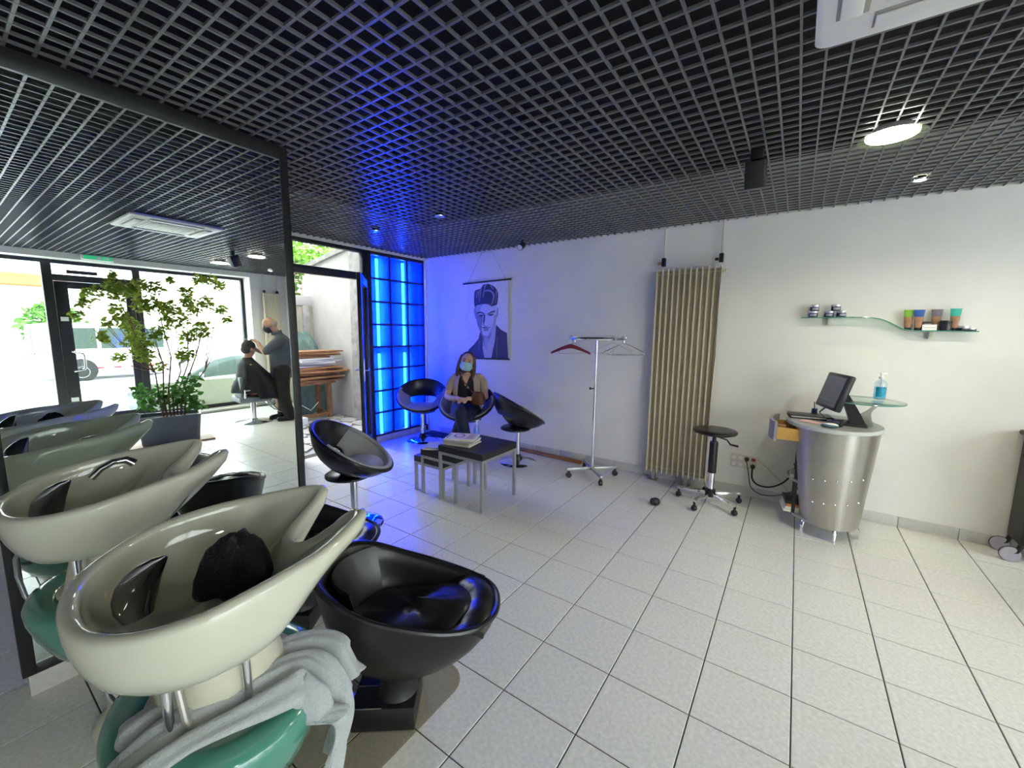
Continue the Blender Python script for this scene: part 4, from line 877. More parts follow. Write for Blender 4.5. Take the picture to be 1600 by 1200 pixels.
small('note_paper', 'pinkish sheets of note paper on the desk top in front of the black book', 'paper', (1.055, 1.86, .8405), papers, -.3)
def mouse(t):
    MB().ball((0, 0, .014), (.055, .034, .015), 16).build('body', mat('mouse_shell', (.05, .12, .16), .3), t); MB().ball((.006, 0, .018), (.047, .028, .015), 16).build('top_shell', WHITEPL, t)
small('computer_mouse', 'white and dark blue computer mouse near the front edge of the desk top', 'mouse', (1.135, 1.72, .8405), mouse, .1)
def pen_pot(t):
    MB().lathe([(.018, 0), (.02, .003), (.02, .055), (.017, .055), (.017, .006)], 18).build('pot', mat('navy_plastic', (.02, .04, .16), .4), t)
    for k in range(3): MB().cyl((0, 0, .02), (.012*math.cos(k*2), .012*math.sin(k*2), .11), .003, n=6).build('pen', [WHITEPL, REDW, BLACKPL][k], t)
small('pen_pot', 'small navy pot of pens on the desk top just left of the till screen', 'pot', (1.06, 2.2, .8405), pen_pot)
def reader(t): MB().box((-.03, -.022, 0), (.03, .022, .05), bev=.005).build('body', BLACKPL, t); MB().box((-.022, -.0228, .022), (.022, -.0218, .044)).build('display', SCR, t, smooth=False)
small('card_reader', 'small black card reader on the desk top in front of the till stand', 'card reader', (1.185, 1.80, .8405), reader, -.5)
def router(t):
    MB().box((-.05, -.07, 0), (.05, .07, .03), bev=.006).build('case', mat('beige_plastic', (.50, .46, .36), .5), t); MB().tube([(0, .05, .03), (-.03, .06, .08), (.02, .04, .10), (.05, 0, .07)], .004, 6).build('cable', BLACKPL, t)
small('network_box', 'beige network box with cables on the middle shelf of the reception desk', 'router', (.985, 1.91, .3885), router)
def docs(t):
    for k, (c, w) in enumerate((('w', .10), ('w', .09), ('o', .08), ('k', .09))):
        m = {'w': PAGE, 'o': mat('orange_card', (.62, .20, .03), .5), 'k': BLACKPL}[c]; MB().box((-w, -.1, k*.022), (w*.7, .1, k*.022+.02), bev=.002).build('folder', m, t)
small('document_stack', 'untidy stack of papers and an orange folder on the lowest desk shelf', 'papers', (1.0, 1.93, .1185), docs, .15)

# ================================================================= sockets and cables
ol = thing('socket_panel', 'white double row of wall sockets with plugs, between stool and desk', 'socket', (.58, Y1, .32))
MB().box((-.105, -.012, -.062), (.105, -.0005, .062), bev=.003).build('cover_plate', mat('cream_plastic', (.66, .62, .52), .4), ol)
for i in range(4):
    for j in range(2):
        x, z = -.078+i*.052, .03-j*.06
        if (i, j) == (3, 0): MB().box((x-.016, -.015, z-.014), (x+.016, -.0122, z+.014), bev=.002).build('red_socket', mat('red_plastic', (.4, .04, .02), .4), ol)
        elif (i, j) in ((2, 0), (3, 1)): pg = MB().lathe([(.018, 0), (.020, .01), (.017, .035), (.008, .045)], 16, M=TR((x, -.012, z))@Matrix.Rotation(HP, 4, 'X')).build('plug', BLACKPL, ol)
        else: MB().lathe([(.019, 0), (.019, .004), (.015, .004), (.014, .001)], 20, M=TR((x, -.0122, z))@Matrix.Rotation(HP, 4, 'X')).build('socket', WHITEPL, ol)
def cable(pts, label, m=BLACKPL, r=.005):
    o = MB().tube(crsp(pts, 40), r, 8).build('power_cable', m); tag(o, label, 'cable', 'cables from the sockets to the desk'); return o
cable([(.658, 2.27, .29), (.665, 2.24, .20), (.72, 2.22, .155), (.82, 2.2, .17), (.92, 2.15, .27), (.985, 2.10, .45), (1.0, 2.07, .66)], 'thick black cable from the lower plug up to the open drawer', r=.007)
cable([(.606, 2.28, .345), (.63, 2.25, .25), (.66, 2.24, .12), (.74, 2.24, .07), (.86, 2.2, .10), (.98, 2.12, .20), (1.03, 2.06, .30)], 'black cable drooping lowest from the upper plug to the desk shelf', r=.004)
cable([(.69, 2.315, .36), (.78, 2.27, .30), (.88, 2.22, .22), (.96, 2.16, .12), (.99, 2.12, .03)], 'thin pale cable running from beside the sockets down to the floor', mat('cream_cable', (.55, .5, .36), .5), .003)

# ================================================================= wall shelf with products
GGL = glass('shelf_glass', (.80, .93, .86), .2); sh = thing('wall_shelf', 'wavy glass wall shelf carrying the hair products', 'shelf', (1.41, Y1, 1.58))
prof = [(-.505, .052), (-.2, .052), (-.10, .052), (-.05, .047), (0, .034), (.05, .008), (.09, -.018), (.12, -.035), (.16, -.045), (.21, -.049), (.3, -.049), (.505, -.049)]
pp = crsp([(x, 0, z) for x, z in prof], 44)
MB().loft([[v+Vector((0, -.105, -.004)), v+Vector((0, -.002, -.004)), v+Vector((0, -.002, .004)), v+Vector((0, -.105, .004))] for v in pp]).build('glass_sheet', GGL, sh, sharp=50)
MB().tube([v+Vector((0, -.105, 0)) for v in pp], .0042, 6).build('glass_edge', MATS['green_glass_edge'], sh)
for x, z in ((-.315, .048), (.285, -.053)): MB().box((x-.012, -.04, z-.055), (x+.012, -.0005, z), bev=.004).build('bracket', PEDM, sh)
NAVY = mat('navy_jar', (.02, .022, .06), .25, noise=.2); LID = mat('silver_lid', (.68, .69, .70), .2, .6); LAB2 = mat('jar_label', (.30, .30, .36), .4, noise=.3, scale=150)
def jar(label, x, z, y=2.27, rz=0):
    t = thing('product_jar', label, 'jar', (x, y, z), rz, 'hair wax jars on the shelf')
    MB().lathe([(.028, 0), (.031, .003), (.031, .030), (.029, .032)], 22).build('body', NAVY, t); MB().lathe([(.0318, .032), (.0325, .034), (.0325, .046), (.030, .049), (.001, .049)], 22).build('lid', LID, t)
    MB().loft([[Vector((.0314*math.cos(a), .0314*math.sin(a), z2)) for a in [math.radians(225+i*10) for i in range(10)]] for z2 in (.008, .026)], close=False, cap0=False, cap1=False).build('label', LAB2, t)
jar('dark jar with silver lid, lower of the stacked pair on the left', .985, 1.6365); jar('dark jar with silver lid, upper of the stacked pair on the left', .990, 1.686, rz=.3)
jar('dark jar with silver lid, left base jar of the group of three', 1.088, 1.6365); jar('dark jar with silver lid, right base jar of the group of three', 1.165, 1.6365, rz=.4); jar('dark jar with silver lid, resting on top of the group of three', 1.128, 1.686, rz=.2)
TAN = mat('tan_tube', (.36, .19, .10), .45, noise=.2, scale=20)
def tube_pack(label, x, z, h, col, y=2.275, rz=0, split=.6, facecol=None):
    t = thing('product_tube', label, 'tube', (x, y, z), rz, 'product tubes on the shelf'); r0 = .020
    def ring(zz, f): w, d = lerp(r0, .030, f), lerp(r0*.9, .002, f); return [Vector((w*math.cos(a), d*math.sin(a), zz)) for a in [2*math.pi*i/20 for i in range(20)]]
    MB().lathe([(.017, 0), (.018, .002), (.018, .02), (.016, .021)], 18).build('cap', BLACKPL, t)
    MB().loft([ring(lerp(.021, h, q*split), q*split) for q in (0, .25, .5, .75, 1)]).build('lower_body', facecol or TAN, t)
    MB().loft([ring(lerp(.021, h, q), q) for q in (split, split+.14, split+.28, 1)]).build('upper_body', col, t)
tube_pack('tan tube with green upper part, leftmost of the product tubes', 1.56, 1.5355, .150, mat('green_print', (.20, .42, .04), .4, noise=.15))
tube_pack('brown tube with blue upper part, second of the product tubes', 1.612, 1.5355, .150, mat('blue_print', (.02, .09, .36), .4, noise=.15), 2.26)
tube_pack('brown and blue tube standing in the middle behind the white card', 1.71, 1.5355, .152, mat('brownblue_print', (.16, .14, .18), .4, noise=.3), 2.295)
tube_pack('tan tube with turquoise upper part, rightmost of the product tubes', 1.80, 1.5355, .155, mat('teal_print', (.03, .42, .32), .4, noise=.15), 2.27)
def box1(t): MB().box((-.028, -.018, 0), (.028, .018, .065), bev=.003).build('carton', mat('dark_carton', (.05, .03, .025), .5, noise=.3), t); MB().box((-.018, -.0188, .02), (.018, -.0181, .05)).build('label', LAB2, t, smooth=False)
small('product_carton', 'dark brown carton behind the white card on the shelf', 'carton', (1.665, 2.285, 1.5355), box1)
def card(t): MB().box((-.038, -.003, 0), (.038, 0, .042), M=Matrix.Rotation(-.25, 4, 'X')).build('card', WHITEPL, t, smooth=False); MB().box((-.03, -.0035, .018), (.03, -.0031, .021), M=Matrix.Rotation(-.25, 4, 'X')).build('printed_line', LAB2, t, smooth=False)
small('price_card', 'blank white folded card at the front of the shelf', 'card', (1.672, 2.24, 1.5365), card)
def bjar(t): MB().lathe([(.028, 0), (.032, .004), (.032, .05), (.029, .054)], 22).build('body', mat('black_jar', (.02, .02, .02), .3, noise=.4, scale=40), t); MB().lathe([(.033, .054), (.033, .068), (.030, .071), (.001, .071)], 22).build('lid', BLACKPL, t)
small('product_jar', 'large black jar left of the turquoise tube on the shelf', 'jar', (1.755, 2.255, 1.5355), bjar)
def tin(t): MB().lathe([(.036, 0), (.037, .002), (.037, .018), (.036, .020)], 24).build('body', NAVY, t); MB().lathe([(.0378, .020), (.0378, .032), (.036, .034), (.001, .034)], 24).build('lid', LID, t)
small('product_tin', 'flat silver lidded tin, raised behind the last tin on the shelf', 'tin', (1.848, 2.285, 1.5355), tin); 
def tin2(t): MB().lathe([(.034, 0), (.035, .002), (.035, .009)], 24).build('body', BLACKPL, t); MB().lathe([(.0358, .009), (.0358, .016), (.034, .018), (.001, .018)], 24).build('lid', LID, t)
small('product_tin', 'flattest tin, lying at the right end of the shelf', 'tin', (1.872, 2.247, 1.5355), tin2)

# ================================================================= trolley at the right edge
tr = thing('trolley', 'black salon trolley at the right edge with a clear castor', 'trolley', (2.42, 2.20, 0))
MB().box((-.20, -.11, .12), (.20, .11, .84), bev=.012).build('body', BLACKPL, tr); MB().box((-.22, -.12, .84), (.22, .12, .87), bev=.01).build('top_tray', BLACKPL, tr)
for k in range(4): 
    f = MB().box((-.185, -.122, .16+k*.16), (.185, -.11, .30+k*.16), bev=.004).build('drawer_front', VINYL, tr); MB().tube([(-.06, -.122, .25+k*.16), (-.06, -.14, .25+k*.16), (.06, -.14, .25+k*.16), (.06, -.122, .25+k*.16)], .005, 8).build('handle', CHROME, f)
MB().ball((-.215, -.02, .72), .016, 12).build('side_knob', BLACKPL, tr)
WHEEL = mat('clear_wheel', (.42, .40, .46), .3)
for sx in (-1, 1):
    for sy in (-1, 1):
        x, y = sx*.19-.04, sy*.085; w = MB().lathe([(.008, -.012), (.046, -.012), (.05, -.008), (.05, .008), (.046, .012), (.008, .012)], 24, M=TR((x, y, .05))@Matrix.Rotation(HP, 4, 'X')).build('castor', WHEEL, tr)
        MB().tube([(x+.0, y, .05), (x+.03, y, .07), (x+.045, y, .12)], [.010, .014, .016], 10).build('castor_fork', BLACKPL, w); MB().tube([(x+.05*math.cos(a), y, .05+.05*math.sin(a)) for a in [i*math.pi/14 for i in range(28)]], .0035, 6, closed=True).build('tyre', BLACKPL, w)

# ================================================================= ceiling fittings
ac = thing('air_conditioner', 'white square ceiling air conditioner with louvres', 'air conditioner', (1.215, -.405, 2.47))
ACW = mat('ac_plastic', (.74, .73, .68), .4, noise=.02)
def rr2(h, r=.04): return rrect(-h, -h, h, h, r)
MB().loft([[Vector((x, y, z)) for x, y in rr2(h)] for h, z in ((.345, .029), (.355, .022), (.355, .006), (.345, .0))]).build('face_panel', ACW, ac, sharp=50)
MB().box((-.19, -.19, -.008), (.19, .19, -.0005), bev=.006).build('intake_panel', ACW, ac)
for k in range(12): MB().box((-.17, -.165+k*.03-.006, -.012), (.17, -.165+k*.03+.006, -.0085), bev=.001).build('intake_slat', ACW, ac)
ACD = mat('ac_slot', (.34, .33, .30), .7)
for k in range(4):
    M = rotz(k*HP); s = MB().box((-.21, -.305, -.0015), (.21, -.225, -.0003), M=M).build('outlet_slot', ACD, ac); MB().box((-.205, -.295, -.010), (.205, -.24, -.0018), bev=.003, M=M@TR((0, 0, 0))).build('louvre', ACW, s)
DOWN3 = [(1.19, .87), (2.2, .84), (3.28, .80)]
LEMIT = mat('lamp_diffuser', (1, 1, 1), .5, emis=(1, .97, .86), estr=14, noise=0); GRIM = glass('green_rim_glass', (.86, .96, .72), .2)
for i, (x, y) in enumerate(DOWN3):
    t = thing('downlight', ['round glowing downlight with a glass ring, nearest the right edge of the picture', 'round downlight with a glass ring, middle of the row towards the shop window', 'round downlight with a glass ring, closest to the shop window'][i], 'ceiling light', (x, y, 2.45), 0, 'glass ringed downlights')
    MB().lathe([(.098, .005), (.128, .002), (.131, .005), (.128, .008), (.098, .012)], 40, cap0=False, cap1=False).build('glass_ring', GRIM, t); MB().lathe([(.001, .006), (.088, .006), (.100, .010), (.102, .016), (.001, .018)], 36).build('diffuser', LEMIT, t); MB().lathe([(.075, .018), (.075, .049)], 28).build('housing', DARK, t)
SEM = mat('spot_diffuser', (1, 1, 1), .5, emis=(1, .9, .7), estr=30, noise=0)
for i, (x, y, on) in enumerate([(1.45, 1.80, 1), (3.62, 1.68, 1), (-2.69, .81, 0), (-1.75, .765, 0)]):
    t = thing('spotlight', ['small lit ceiling spot right of the first downlight, near the long wall', 'small lit ceiling spot in the mirror, above the second radiator', 'small unlit ceiling spot close to the blue panel', 'small unlit ceiling spot above the nesting tables'][i], 'ceiling light', (x, y, 2.475), 0, 'small ceiling spots')
    MB().lathe([(.030, .0), (.042, .0), (.043, .006), (.034, .022)], 24, cap0=False, cap1=False).build('trim_ring', CHROME, t); MB().lathe([(.001, .008), (.028, .008), (.03, .012), (.001, .014)], 20).build('lens', SEM if on else WHITEPL, t)
ts = thing('track_spot', 'black adjustable spotlight hanging by the long wall above the poster', 'ceiling light', (-1.72, 2.03, 2.5))
MB().cyl((0, 0, 0), (0, 0, -.05), .012, n=10).build('stem', BLACKPL, ts); MB().cyl((0, .02, -.045), (.0, -.05, -.085), .032, .036, 18).build('lamp_head', BLACKPL, ts); MB().cyl((0, -.05, -.085), (0, -.053, -.087), .030, n=18).build('lens', WHITEPL, ts)
for i, (x, y) in enumerate(((.63, .78), (2.25, .56))):
    t = thing('loudspeaker', ['black box loudspeaker hanging from the ceiling grid left of the first downlight', 'black box loudspeaker on the ceiling grid, seen only in the mirror'][i], 'speaker', (x, y, 2.5), 0, 'ceiling loudspeakers')
    MB().box((-.03, -.02, -.06), (.03, .02, -.001), bev=.004).build('bracket', BLACKPL, t); MB().box((-.05, -.055, -.20), (.05, .055, -.06), bev=.008, M=TR((0, 0, -.06))@Matrix.Rotation(.35, 4, 'X')@TR((0, 0, .06))).build('cabinet', BLACKPL, t)
ex = thing('exit_sign', 'green emergency exit light over the shop door', 'exit sign', (4.40, -.33, 2.43))
MB().box((-.02, -.17, .0), (.045, .17, .07), bev=.006).build('housing', WHITEPL, ex); MB().box((-.024, -.15, .008), (-.0205, .15, .060)).build('sign_face', mat('exit_green', (.03, .42, .18), .4, emis=(.05, .5, .2), estr=.5), ex, smooth=False)
MB().box((-.0252, -.02, .016), (-.0242, .03, .052), M=None).build('door_symbol', WHITEPL, ex, smooth=False)
b = MB(); b.add([(-.0252, .05, .028), (-.0252, .09, .028), (-.0252, .09, .018), (-.0252, .13, .034), (-.0252, .09, .050), (-.0252, .09, .040), (-.0252, .05, .040)], [(0, 1, 2, 3, 4, 5, 6)]); b.build('arrow_symbol', WHITEPL, ex, smooth=False)
# ================================================================= potted plant
POT = mat('slate_planter', (.10, .11, .13), .35, noise=.08, scale=8); SOIL = mat('soil', (.03, .02, .015), .95, noise=.5, scale=40); LEAF = mat('fig_leaf', (.22, .30, .045), .42, noise=.45, scale=5); LEAF2 = mat('dark_leaf', (.06, .19, .04), .4, noise=.4, scale=5); leafy(LEAF, (.26, .34, .03)); leafy(LEAF2, (.08, .24, .03), .35); STEM = mat('woody_stem', (.20, .11, .06), .8, noise=.3)
PA = math.atan2(.966, -.257)-HP
o = MB().box((-.135, -.59, .001), (.135, .59, .022), bev=.003).build('plank', mat('oiled_wood', (.36, .17, .06), .5, noise=.25, scale=7)); o.location = (2.575, -.33, 0); o.rotation_euler = (0, 0, .175); tag(o, 'brown wooden plank on the floor under the potted plant', 'plank')
pp2 = thing('potted_plant', 'tall leafy plant in a square slate grey planter before the shop window', 'plant', (2.60, -.17, .023), PA)
b = MB()   # local x = away from the mirror, y = along the plank
def sq(hx, hy, z, r=.05): return [Vector((x, y, z)) for x, y in rrect(-hx, -hy, hx, hy, r)]
b.loft([sq(.165, .285, 0), sq(.17, .288, .01), sq(.205, .318, .345), sq(.208, .32, .355), sq(.188, .30, .355), sq(.184, .296, .31)]); b.build('planter', POT, pp2, sharp=50)
MB().loft([sq(.183, .295, .30), sq(.18, .29, .315), sq(.05, .08, .325, .02)]).build('soil', SOIL, pp2)
CROWN = [(-.4, 2.11, .03), (-.41, 1.98, .08), (-.54, 1.88, .08), (-.62, 1.75, .05), (-.68, 1.61, .05), (-.37, 1.89, .1), (-.26, 1.95, .09), (-.17, 2.03, .06), (-.42, 1.72, .05), (-.16, 1.77, .1), (-.03, 1.97, .08), (-.02, 1.78, .08), (-.49, 1.53, .05), (-.37, 1.61, .08), (-.53, 1.36, .06), (-.27, 1.48, .1), (-.23, 1.3, .12), (-.18, 1.15, .09), (-.43, 1.11, .05), (.13, 2.06, .03), (.29, 1.95, .07), (.14, 1.62, .13), (.07, 1.74, .08), (-.01, 1.42, .09), (.27, 1.38, .1), (.28, 1.79, .07), (.41, 1.46, .1), (.44, 2.15, .06), (.57, 2.12, .07), (.65, 2.04, .05), (.48, 1.82, .08), (.61, 1.72, .06), (.69, 1.6, .04), (.36, 1.73, .07), (.22, 1.15, .08), (-.05, .98, .05)]
LOWC = [(-.29, .7, .07), (-.17, .55, .12), (-.04, .65, .09), (-.08, .52, .09), (.19, .7, .13), (.2, .53, .12), (.26, .8, .07), (.11, .57, .1), (.29, .5, .07)]
rnd = random.Random(21); vs = []; branches = MB()
stems = [(-.02+.035*k-.06, .03*math.sin(k*2.1), .9+.1*(k % 3)) for k in range(7)]
for k, (y, x, h) in enumerate(stems):
    top = Vector((x*1.8, (y+.04)*2.4, h)); branches.tube([(x, y+.02, .32), (x*1.2, y*1.3+.02, .6), tuple(top)], [.011, .010, .007], 8)
def leaves(cl, per, size, seed):
    rnd = random.Random(seed); cs = []
    for y, z, r in cl:
        d = rnd.uniform(-.34, .34)*(1 if z > .9 else .5); z -= .023
        if z > .9:
            s = min(stems, key=lambda q: abs(q[0]*2.4-y*.5)); p0 = Vector((s[1]*1.8, (s[0]+.04)*2.4, s[2])); p1 = Vector((d, y, z)); m = p0.lerp(p1, .55)+Vector((0, 0, -.05)); branches.tube([p0, m, p1], [.005, .004, .002], 6)
        n = int(per*(r/.08)**1.6)+8
        for i in range(n):
            while True:
                v = Vector((rnd.uniform(-1, 1), rnd.uniform(-1, 1), rnd.uniform(-1, 1)))
                if v.length < 1: break
            cs.append(Vector((d, y, z))+v*r*1.15)
    it = iter(cs); return leafmesh, cs
for nm, cl, per, size, m, sd in (('foliage', CROWN, 64, .058, LEAF, 5), ('low_foliage', LOWC, 34, .070, LEAF2, 6)):
    f, cs = leaves(cl, per, size, sd); k = iter(cs); leafmesh(nm, m, len(cs), lambda r: next(k), size, pp2, sd, 1.0)
branches.build('stems', STEM, pp2)

# ================================================================= people
SKIN = mat('skin', (.60, .36, .26), .5, noise=.06, scale=20); SKIN2 = mat('ruddy_skin', (.46, .25, .17), .5, noise=.06, scale=20)
def remesh(m, name, material, parent, vox=.007, smooth=4):
    o = m.build(name, material, parent); q = o.modifiers.new('r', 'REMESH'); q.mode = 'VOXEL'; q.voxel_size = vox; q.use_smooth_shade = True
    q = o.modifiers.new('s', 'SMOOTH'); q.factor = .5; q.iterations = smooth
    bake(o)
    if not o.data.materials: o.data.materials.append(material)
    return o
def limb(m, pts, rs, n=14, flat=1.):
    m.tube(crsp(pts, 18), [lerp(rs[min(int(i/18*(len(rs)-1)), len(rs)-2)], rs[min(int(i/18*(len(rs)-1)), len(rs)-2)+1], i/18*(len(rs)-1)-min(int(i/18*(len(rs)-1)), len(rs)-2)) for i in range(19)], n, flat=flat)
    m.ball(pts[0], rs[0]*.98, 12); m.ball(pts[-1], rs[-1]*.98, 12)
def torso(m, st):
    # st: (x, y, z, half depth, half width)
    rings = [[Vector((x+d*math.cos(a), y+w*math.sin(a)*(1-.10*math.cos(a)**2), z)) for a in [2*math.pi*i/28 for i in range(28)]] for x, y, z, d, w in st]; m.loft(rings)
def hand(m, wrist, dirv, palmn, s=1., curl=.5, side=1):
    d = Vector(dirv).normalized(); n = Vector(palmn); n = (n-d*n.dot(d)).normalized(); b = d.cross(n).normalized()*side; w = Vector(wrist)
    m.tube([w, w+d*.035*s, w+d*.085*s], [.024*s, .036*s, .036*s], 12, flat=.45)
    for k, (off, ln) in enumerate(((-.028, .060), (-.0095, .070), (.0095, .066), (.028, .052))):
        p0 = w+d*.078*s+b*off*s; p1 = p0+(d*math.cos(curl*.6)+n*math.sin(curl*.6))*ln*.45*s; p2 = p1+(d*math.cos(curl*1.5)+n*math.sin(curl*1.5))*ln*.33*s; p3 = p2+(d*math.cos(curl*2.3)+n*math.sin(curl*2.3))*ln*.25*s
        m.tube([p0-d*.01*s, p0, p1, p2, p3], [.0095*s, .0095*s, .009*s, .008*s, .006*s], 8); m.ball(p3, .006*s, 8)
    t0 = w+d*.02*s-b*.026*s; t1 = t0+(d*.6-b*.8)*.035*s; t2 = t1+(d*.9-b*.2+n*.4).normalized()*.032*s
    m.tube([t0, t1, t2], [.013*s, .011*s, .008*s], 8); m.ball(t2, .008*s, 8)
def head(m, c, M, s=1.):
    # M rotates a head that looks along +x
    T = TR(c) @ M
    m.ball((0, 0, 0), (.095*s, .076*s, .105*s), 20, M=T); m.ball((.018*s, 0, -.055*s), (.072*s, .060*s, .062*s), 16, M=T); m.ball((.055*s, 0, -.088*s), (.030*s, .034*s, .026*s), 12, M=T)
    m.tube([T@Vector((.088*s, 0, .012*s)), T@Vector((.108*s, 0, -.022*s)), T@Vector((.090*s, 0, -.034*s))], [.008*s, .014*s, .010*s], 8)
    m.ball((.085*s, 0, -.058*s), (.014*s, .024*s, .010*s), 10, M=T)
    for q in (-1, 1): m.ball((.0, q*.077*s, -.012*s), (.018*s, .010*s, .030*s), 10, M=T)
EYE = mat('eye_dark', (.03, .02, .02), .3)
def eyes(parent, c, M, s=1.):
    T = TR(c) @ M; b = MB()
    for q in (-1, 1): b.ball((.083*s, q*.031*s, .006*s), (.010*s, .015*s, .008*s), 10, M=T); b.tube([T@Vector((.088*s, q*.014*s, .026*s)), T@Vector((.090*s, q*.032*s, .030*s)), T@Vector((.078*s, q*.05*s, .024*s))], .004*s, 6)
    b.build('eyes', EYE, parent)

# ---- seated woman (local +x = facing)
wo = thing('person', 'seated woman in beige cardigan, navy trousers and blue face mask on a tub chair', 'person', (-2.37, 1.83, 0), math.radians(-60))
hc, HM = (.030, .012, 1.125), Matrix.Rotation(math.radians(-10), 4, 'X') @ Matrix.Rotation(math.radians(-2), 4, 'Y') @ Matrix.Rotation(math.radians(6), 4, 'Z')
b = MB(); head(b, hc, HM)
limb(b, [(-.03, 0, .94), (-.01, 0, 1.0), (.01, -.006, 1.07)], [.060, .050, .050])
torso(b, [(.03, 0, .50, .10, .15), (.02, 0, .58, .12, .165), (-.01, 0, .68, .105, .15), (-.03, 0, .80, .11, .155), (-.045, 0, .90, .10, .155), (-.045, 0, .955, .07, .12), (-.04, 0, .98, .045, .06)])
limb(b, [(.03, .085, .54), (.24, .075, .535), (.43, .035, .52)], [.090, .078, .058]); limb(b, [(.43, .035, .52), (.43, -.02, .34), (.40, -.06, .115)], [.058, .052, .034])
limb(b, [(.03, -.085, .54), (.24, -.06, .565), (.45, .01, .575)], [.090, .078, .058]); limb(b, [(.45, .01, .575), (.49, .06, .39), (.475, .09, .20)], [.058, .052, .034])
for pts in ([(.40, -.06, .10), (.43, -.065, .04), (.53, -.085, .022)], [(.475, .09, .19), (.51, .10, .13), (.60, .115, .10)]): limb(b, pts, [.034, .033, .022])
for s in (-1, 1):
    el_ = Vector((.055, s*.235, .70)); wr = Vector((.225, s*.055-.005, .705)); limb(b, [(-.04, s*.155, .925), (-.02, s*.20, .82), el_], [.050, .045, .038]); limb(b, [el_, el_.lerp(wr, .5)+Vector((.0, s*.012, -.012)), wr], [.038, .034, .024])
hand(b, (.225, .05, .705), (.5, -.75, -.12), (-.3, -.2, -1), .95, .55, -1); hand(b, (.225, -.06, .710), (.55, .75, -.05), (-.3, .2, -1), .95, .55, 1)
remesh(b, 'body', SKIN, wo, .006, 3)
TOPX = lambda z, y: lerp(.093, .050, max(0, (z-.84))/.115)-2.2*y*y+.005
b = MB(); rows = []
for k in range(7):
    z = lerp(.835, .960, k/6); w = .004+.046*(k/6); rows.append([Vector((TOPX(z, q*w), q*w, z)) for q in (-1, -.5, 0, .5, 1)]+[Vector((TOPX(z, q*w)-.02, q*w, z)) for q in (1, .5, 0, -.5, -1)])
b.loft(rows); b.build('neckline_skin', SKIN, wo, sharp=80)
CARD = mat('beige_knit', (.40, .31, .26), .9, noise=.08, scale=120, bump=.1, bscale=200); BTOP = mat('black_top', (.012, .012, .02), .8, noise=.2); NAVYT = mat('navy_cloth', (.012, .018, .05), .8, noise=.15)
b = MB(); torso(b, [(.03, 0, .56, .130, .172), (.0, 0, .66, .118, .160), (-.025, 0, .80, .124, .163), (-.036, 0, .875, .118, .155), (-.043, 0, .92, .108, .156), (-.046, 0, .945, .090, .135)]); remesh(b, 'top', BTOP, wo, .008, 3)
rings = []
for x, z, d, w in ((.015, .55, .150, .192), (0, .62, .140, .186), (-.015, .72, .132, .178), (-.03, .82, .134, .182), (-.042, .90, .122, .180), (-.048, .955, .085, .145), (-.045, .985, .062, .085)):
    g = math.radians(lerp(42, 30, (z-.55)/.4)); q = [lerp(g, 2*math.pi-g, i/36) for i in range(37)]
    rings.append([Vector((x+d*math.cos(a), w*math.sin(a), z)) for a in q]+[Vector((x+(d-.012)*math.cos(a), (w-.012)*math.sin(a), z)) for a in q[::-1]])
b = MB(); b.loft(rings)
cd = b.build('cardigan', CARD, wo, sharp=60)
for s in (-1, 1): b = MB(); limb(b, [(-.045, s*.138, .925), (-.03, s*.188, .87), (.005, s*.214, .79)], [.056, .056, .053]); b.build('cardigan_sleeve', CARD, wo)
b = MB(); torso(b, [(.03, 0, .46, .13, .17), (.03, 0, .53, .145, .185), (.02, 0, .585, .135, .178), (.015, 0, .61, .12, .165)])
limb(b, [(.03, .085, .54), (.24, .075, .54), (.435, .035, .523)], [.104, .088, .070]); limb(b, [(.435, .035, .523), (.435, -.02, .36), (.41, -.055, .20)], [.072, .068, .058])
limb(b, [(.03, -.085, .54), (.24, -.06, .57), (.455, .01, .58)], [.104, .088, .070]); limb(b, [(.455, .01, .58), (.49, .055, .42), (.478, .085, .27)], [.072, .068, .058])
remesh(b, 'trousers', NAVYT, wo, .008, 3)
HAIR = mat('brown_hair', (.075, .042, .025), .5, noise=.35, scale=40, bump=.2, bscale=120)
b = MB(); T = TR(hc) @ HM
b.ball((-.034, 0, .018), (.094, .090, .104), 20, M=T); b.ball((-.045, 0, -.06), (.070, .092, .11), 18, M=T)
for s in (-1, 1): limb(b, [T@Vector((.012, s*.074, .06)), T@Vector((.0, s*.090, -.03)), T@Vector((-.01, s*.094, -.12)), T@Vector((.015, s*.092, -.185))], [.018, .024, .030, .018])
remesh(b, 'hair', HAIR, wo, .007, 2); eyes(wo, hc, HM)
MASK = mat('blue_face_mask', (.36, .62, .72), .8, noise=.04, bump=.1, bscale=60); rings = []
for z, d, w in ((.002, .098, .044), (-.02, .118, .066), (-.05, .116, .072), (-.082, .104, .066), (-.108, .080, .048)):
    rings.append([T@Vector((d*math.cos(a)*1.0+.004, w*1.12*math.sin(a), z)) for a in [math.radians(-72+i*9) for i in range(17)]]+[T@Vector(((d-.008)*math.cos(a)+.004, w*1.05*math.sin(a), z)) for a in [math.radians(72-i*9) for i in range(17)]])
mk = MB().loft(rings).build('face_mask', MASK, wo, sharp=70)
b = MB()
for s in (-1, 1):
    for z0 in (-.01, -.09): b.tube([T@Vector((.035, s*.072, z0)), T@Vector((.0, s*.088, -.02)), T@Vector((-.015, s*.088, -.012))], .0022, 6)
b.build('ear_loops', WHITEPL, mk)
SHOE = mat('tan_sandal', (.30, .17, .10), .6)
b = MB(); b.tube([(.385, -.058, .010), (.45, -.068, .009), (.545, -.088, .009)], [.030, .032, .036], 12, flat=.28); b.tube([(.46, -.105, .02), (.47, -.072, .055), (.48, -.04, .02)], .006, 8); b.build('sandal', SHOE, wo)
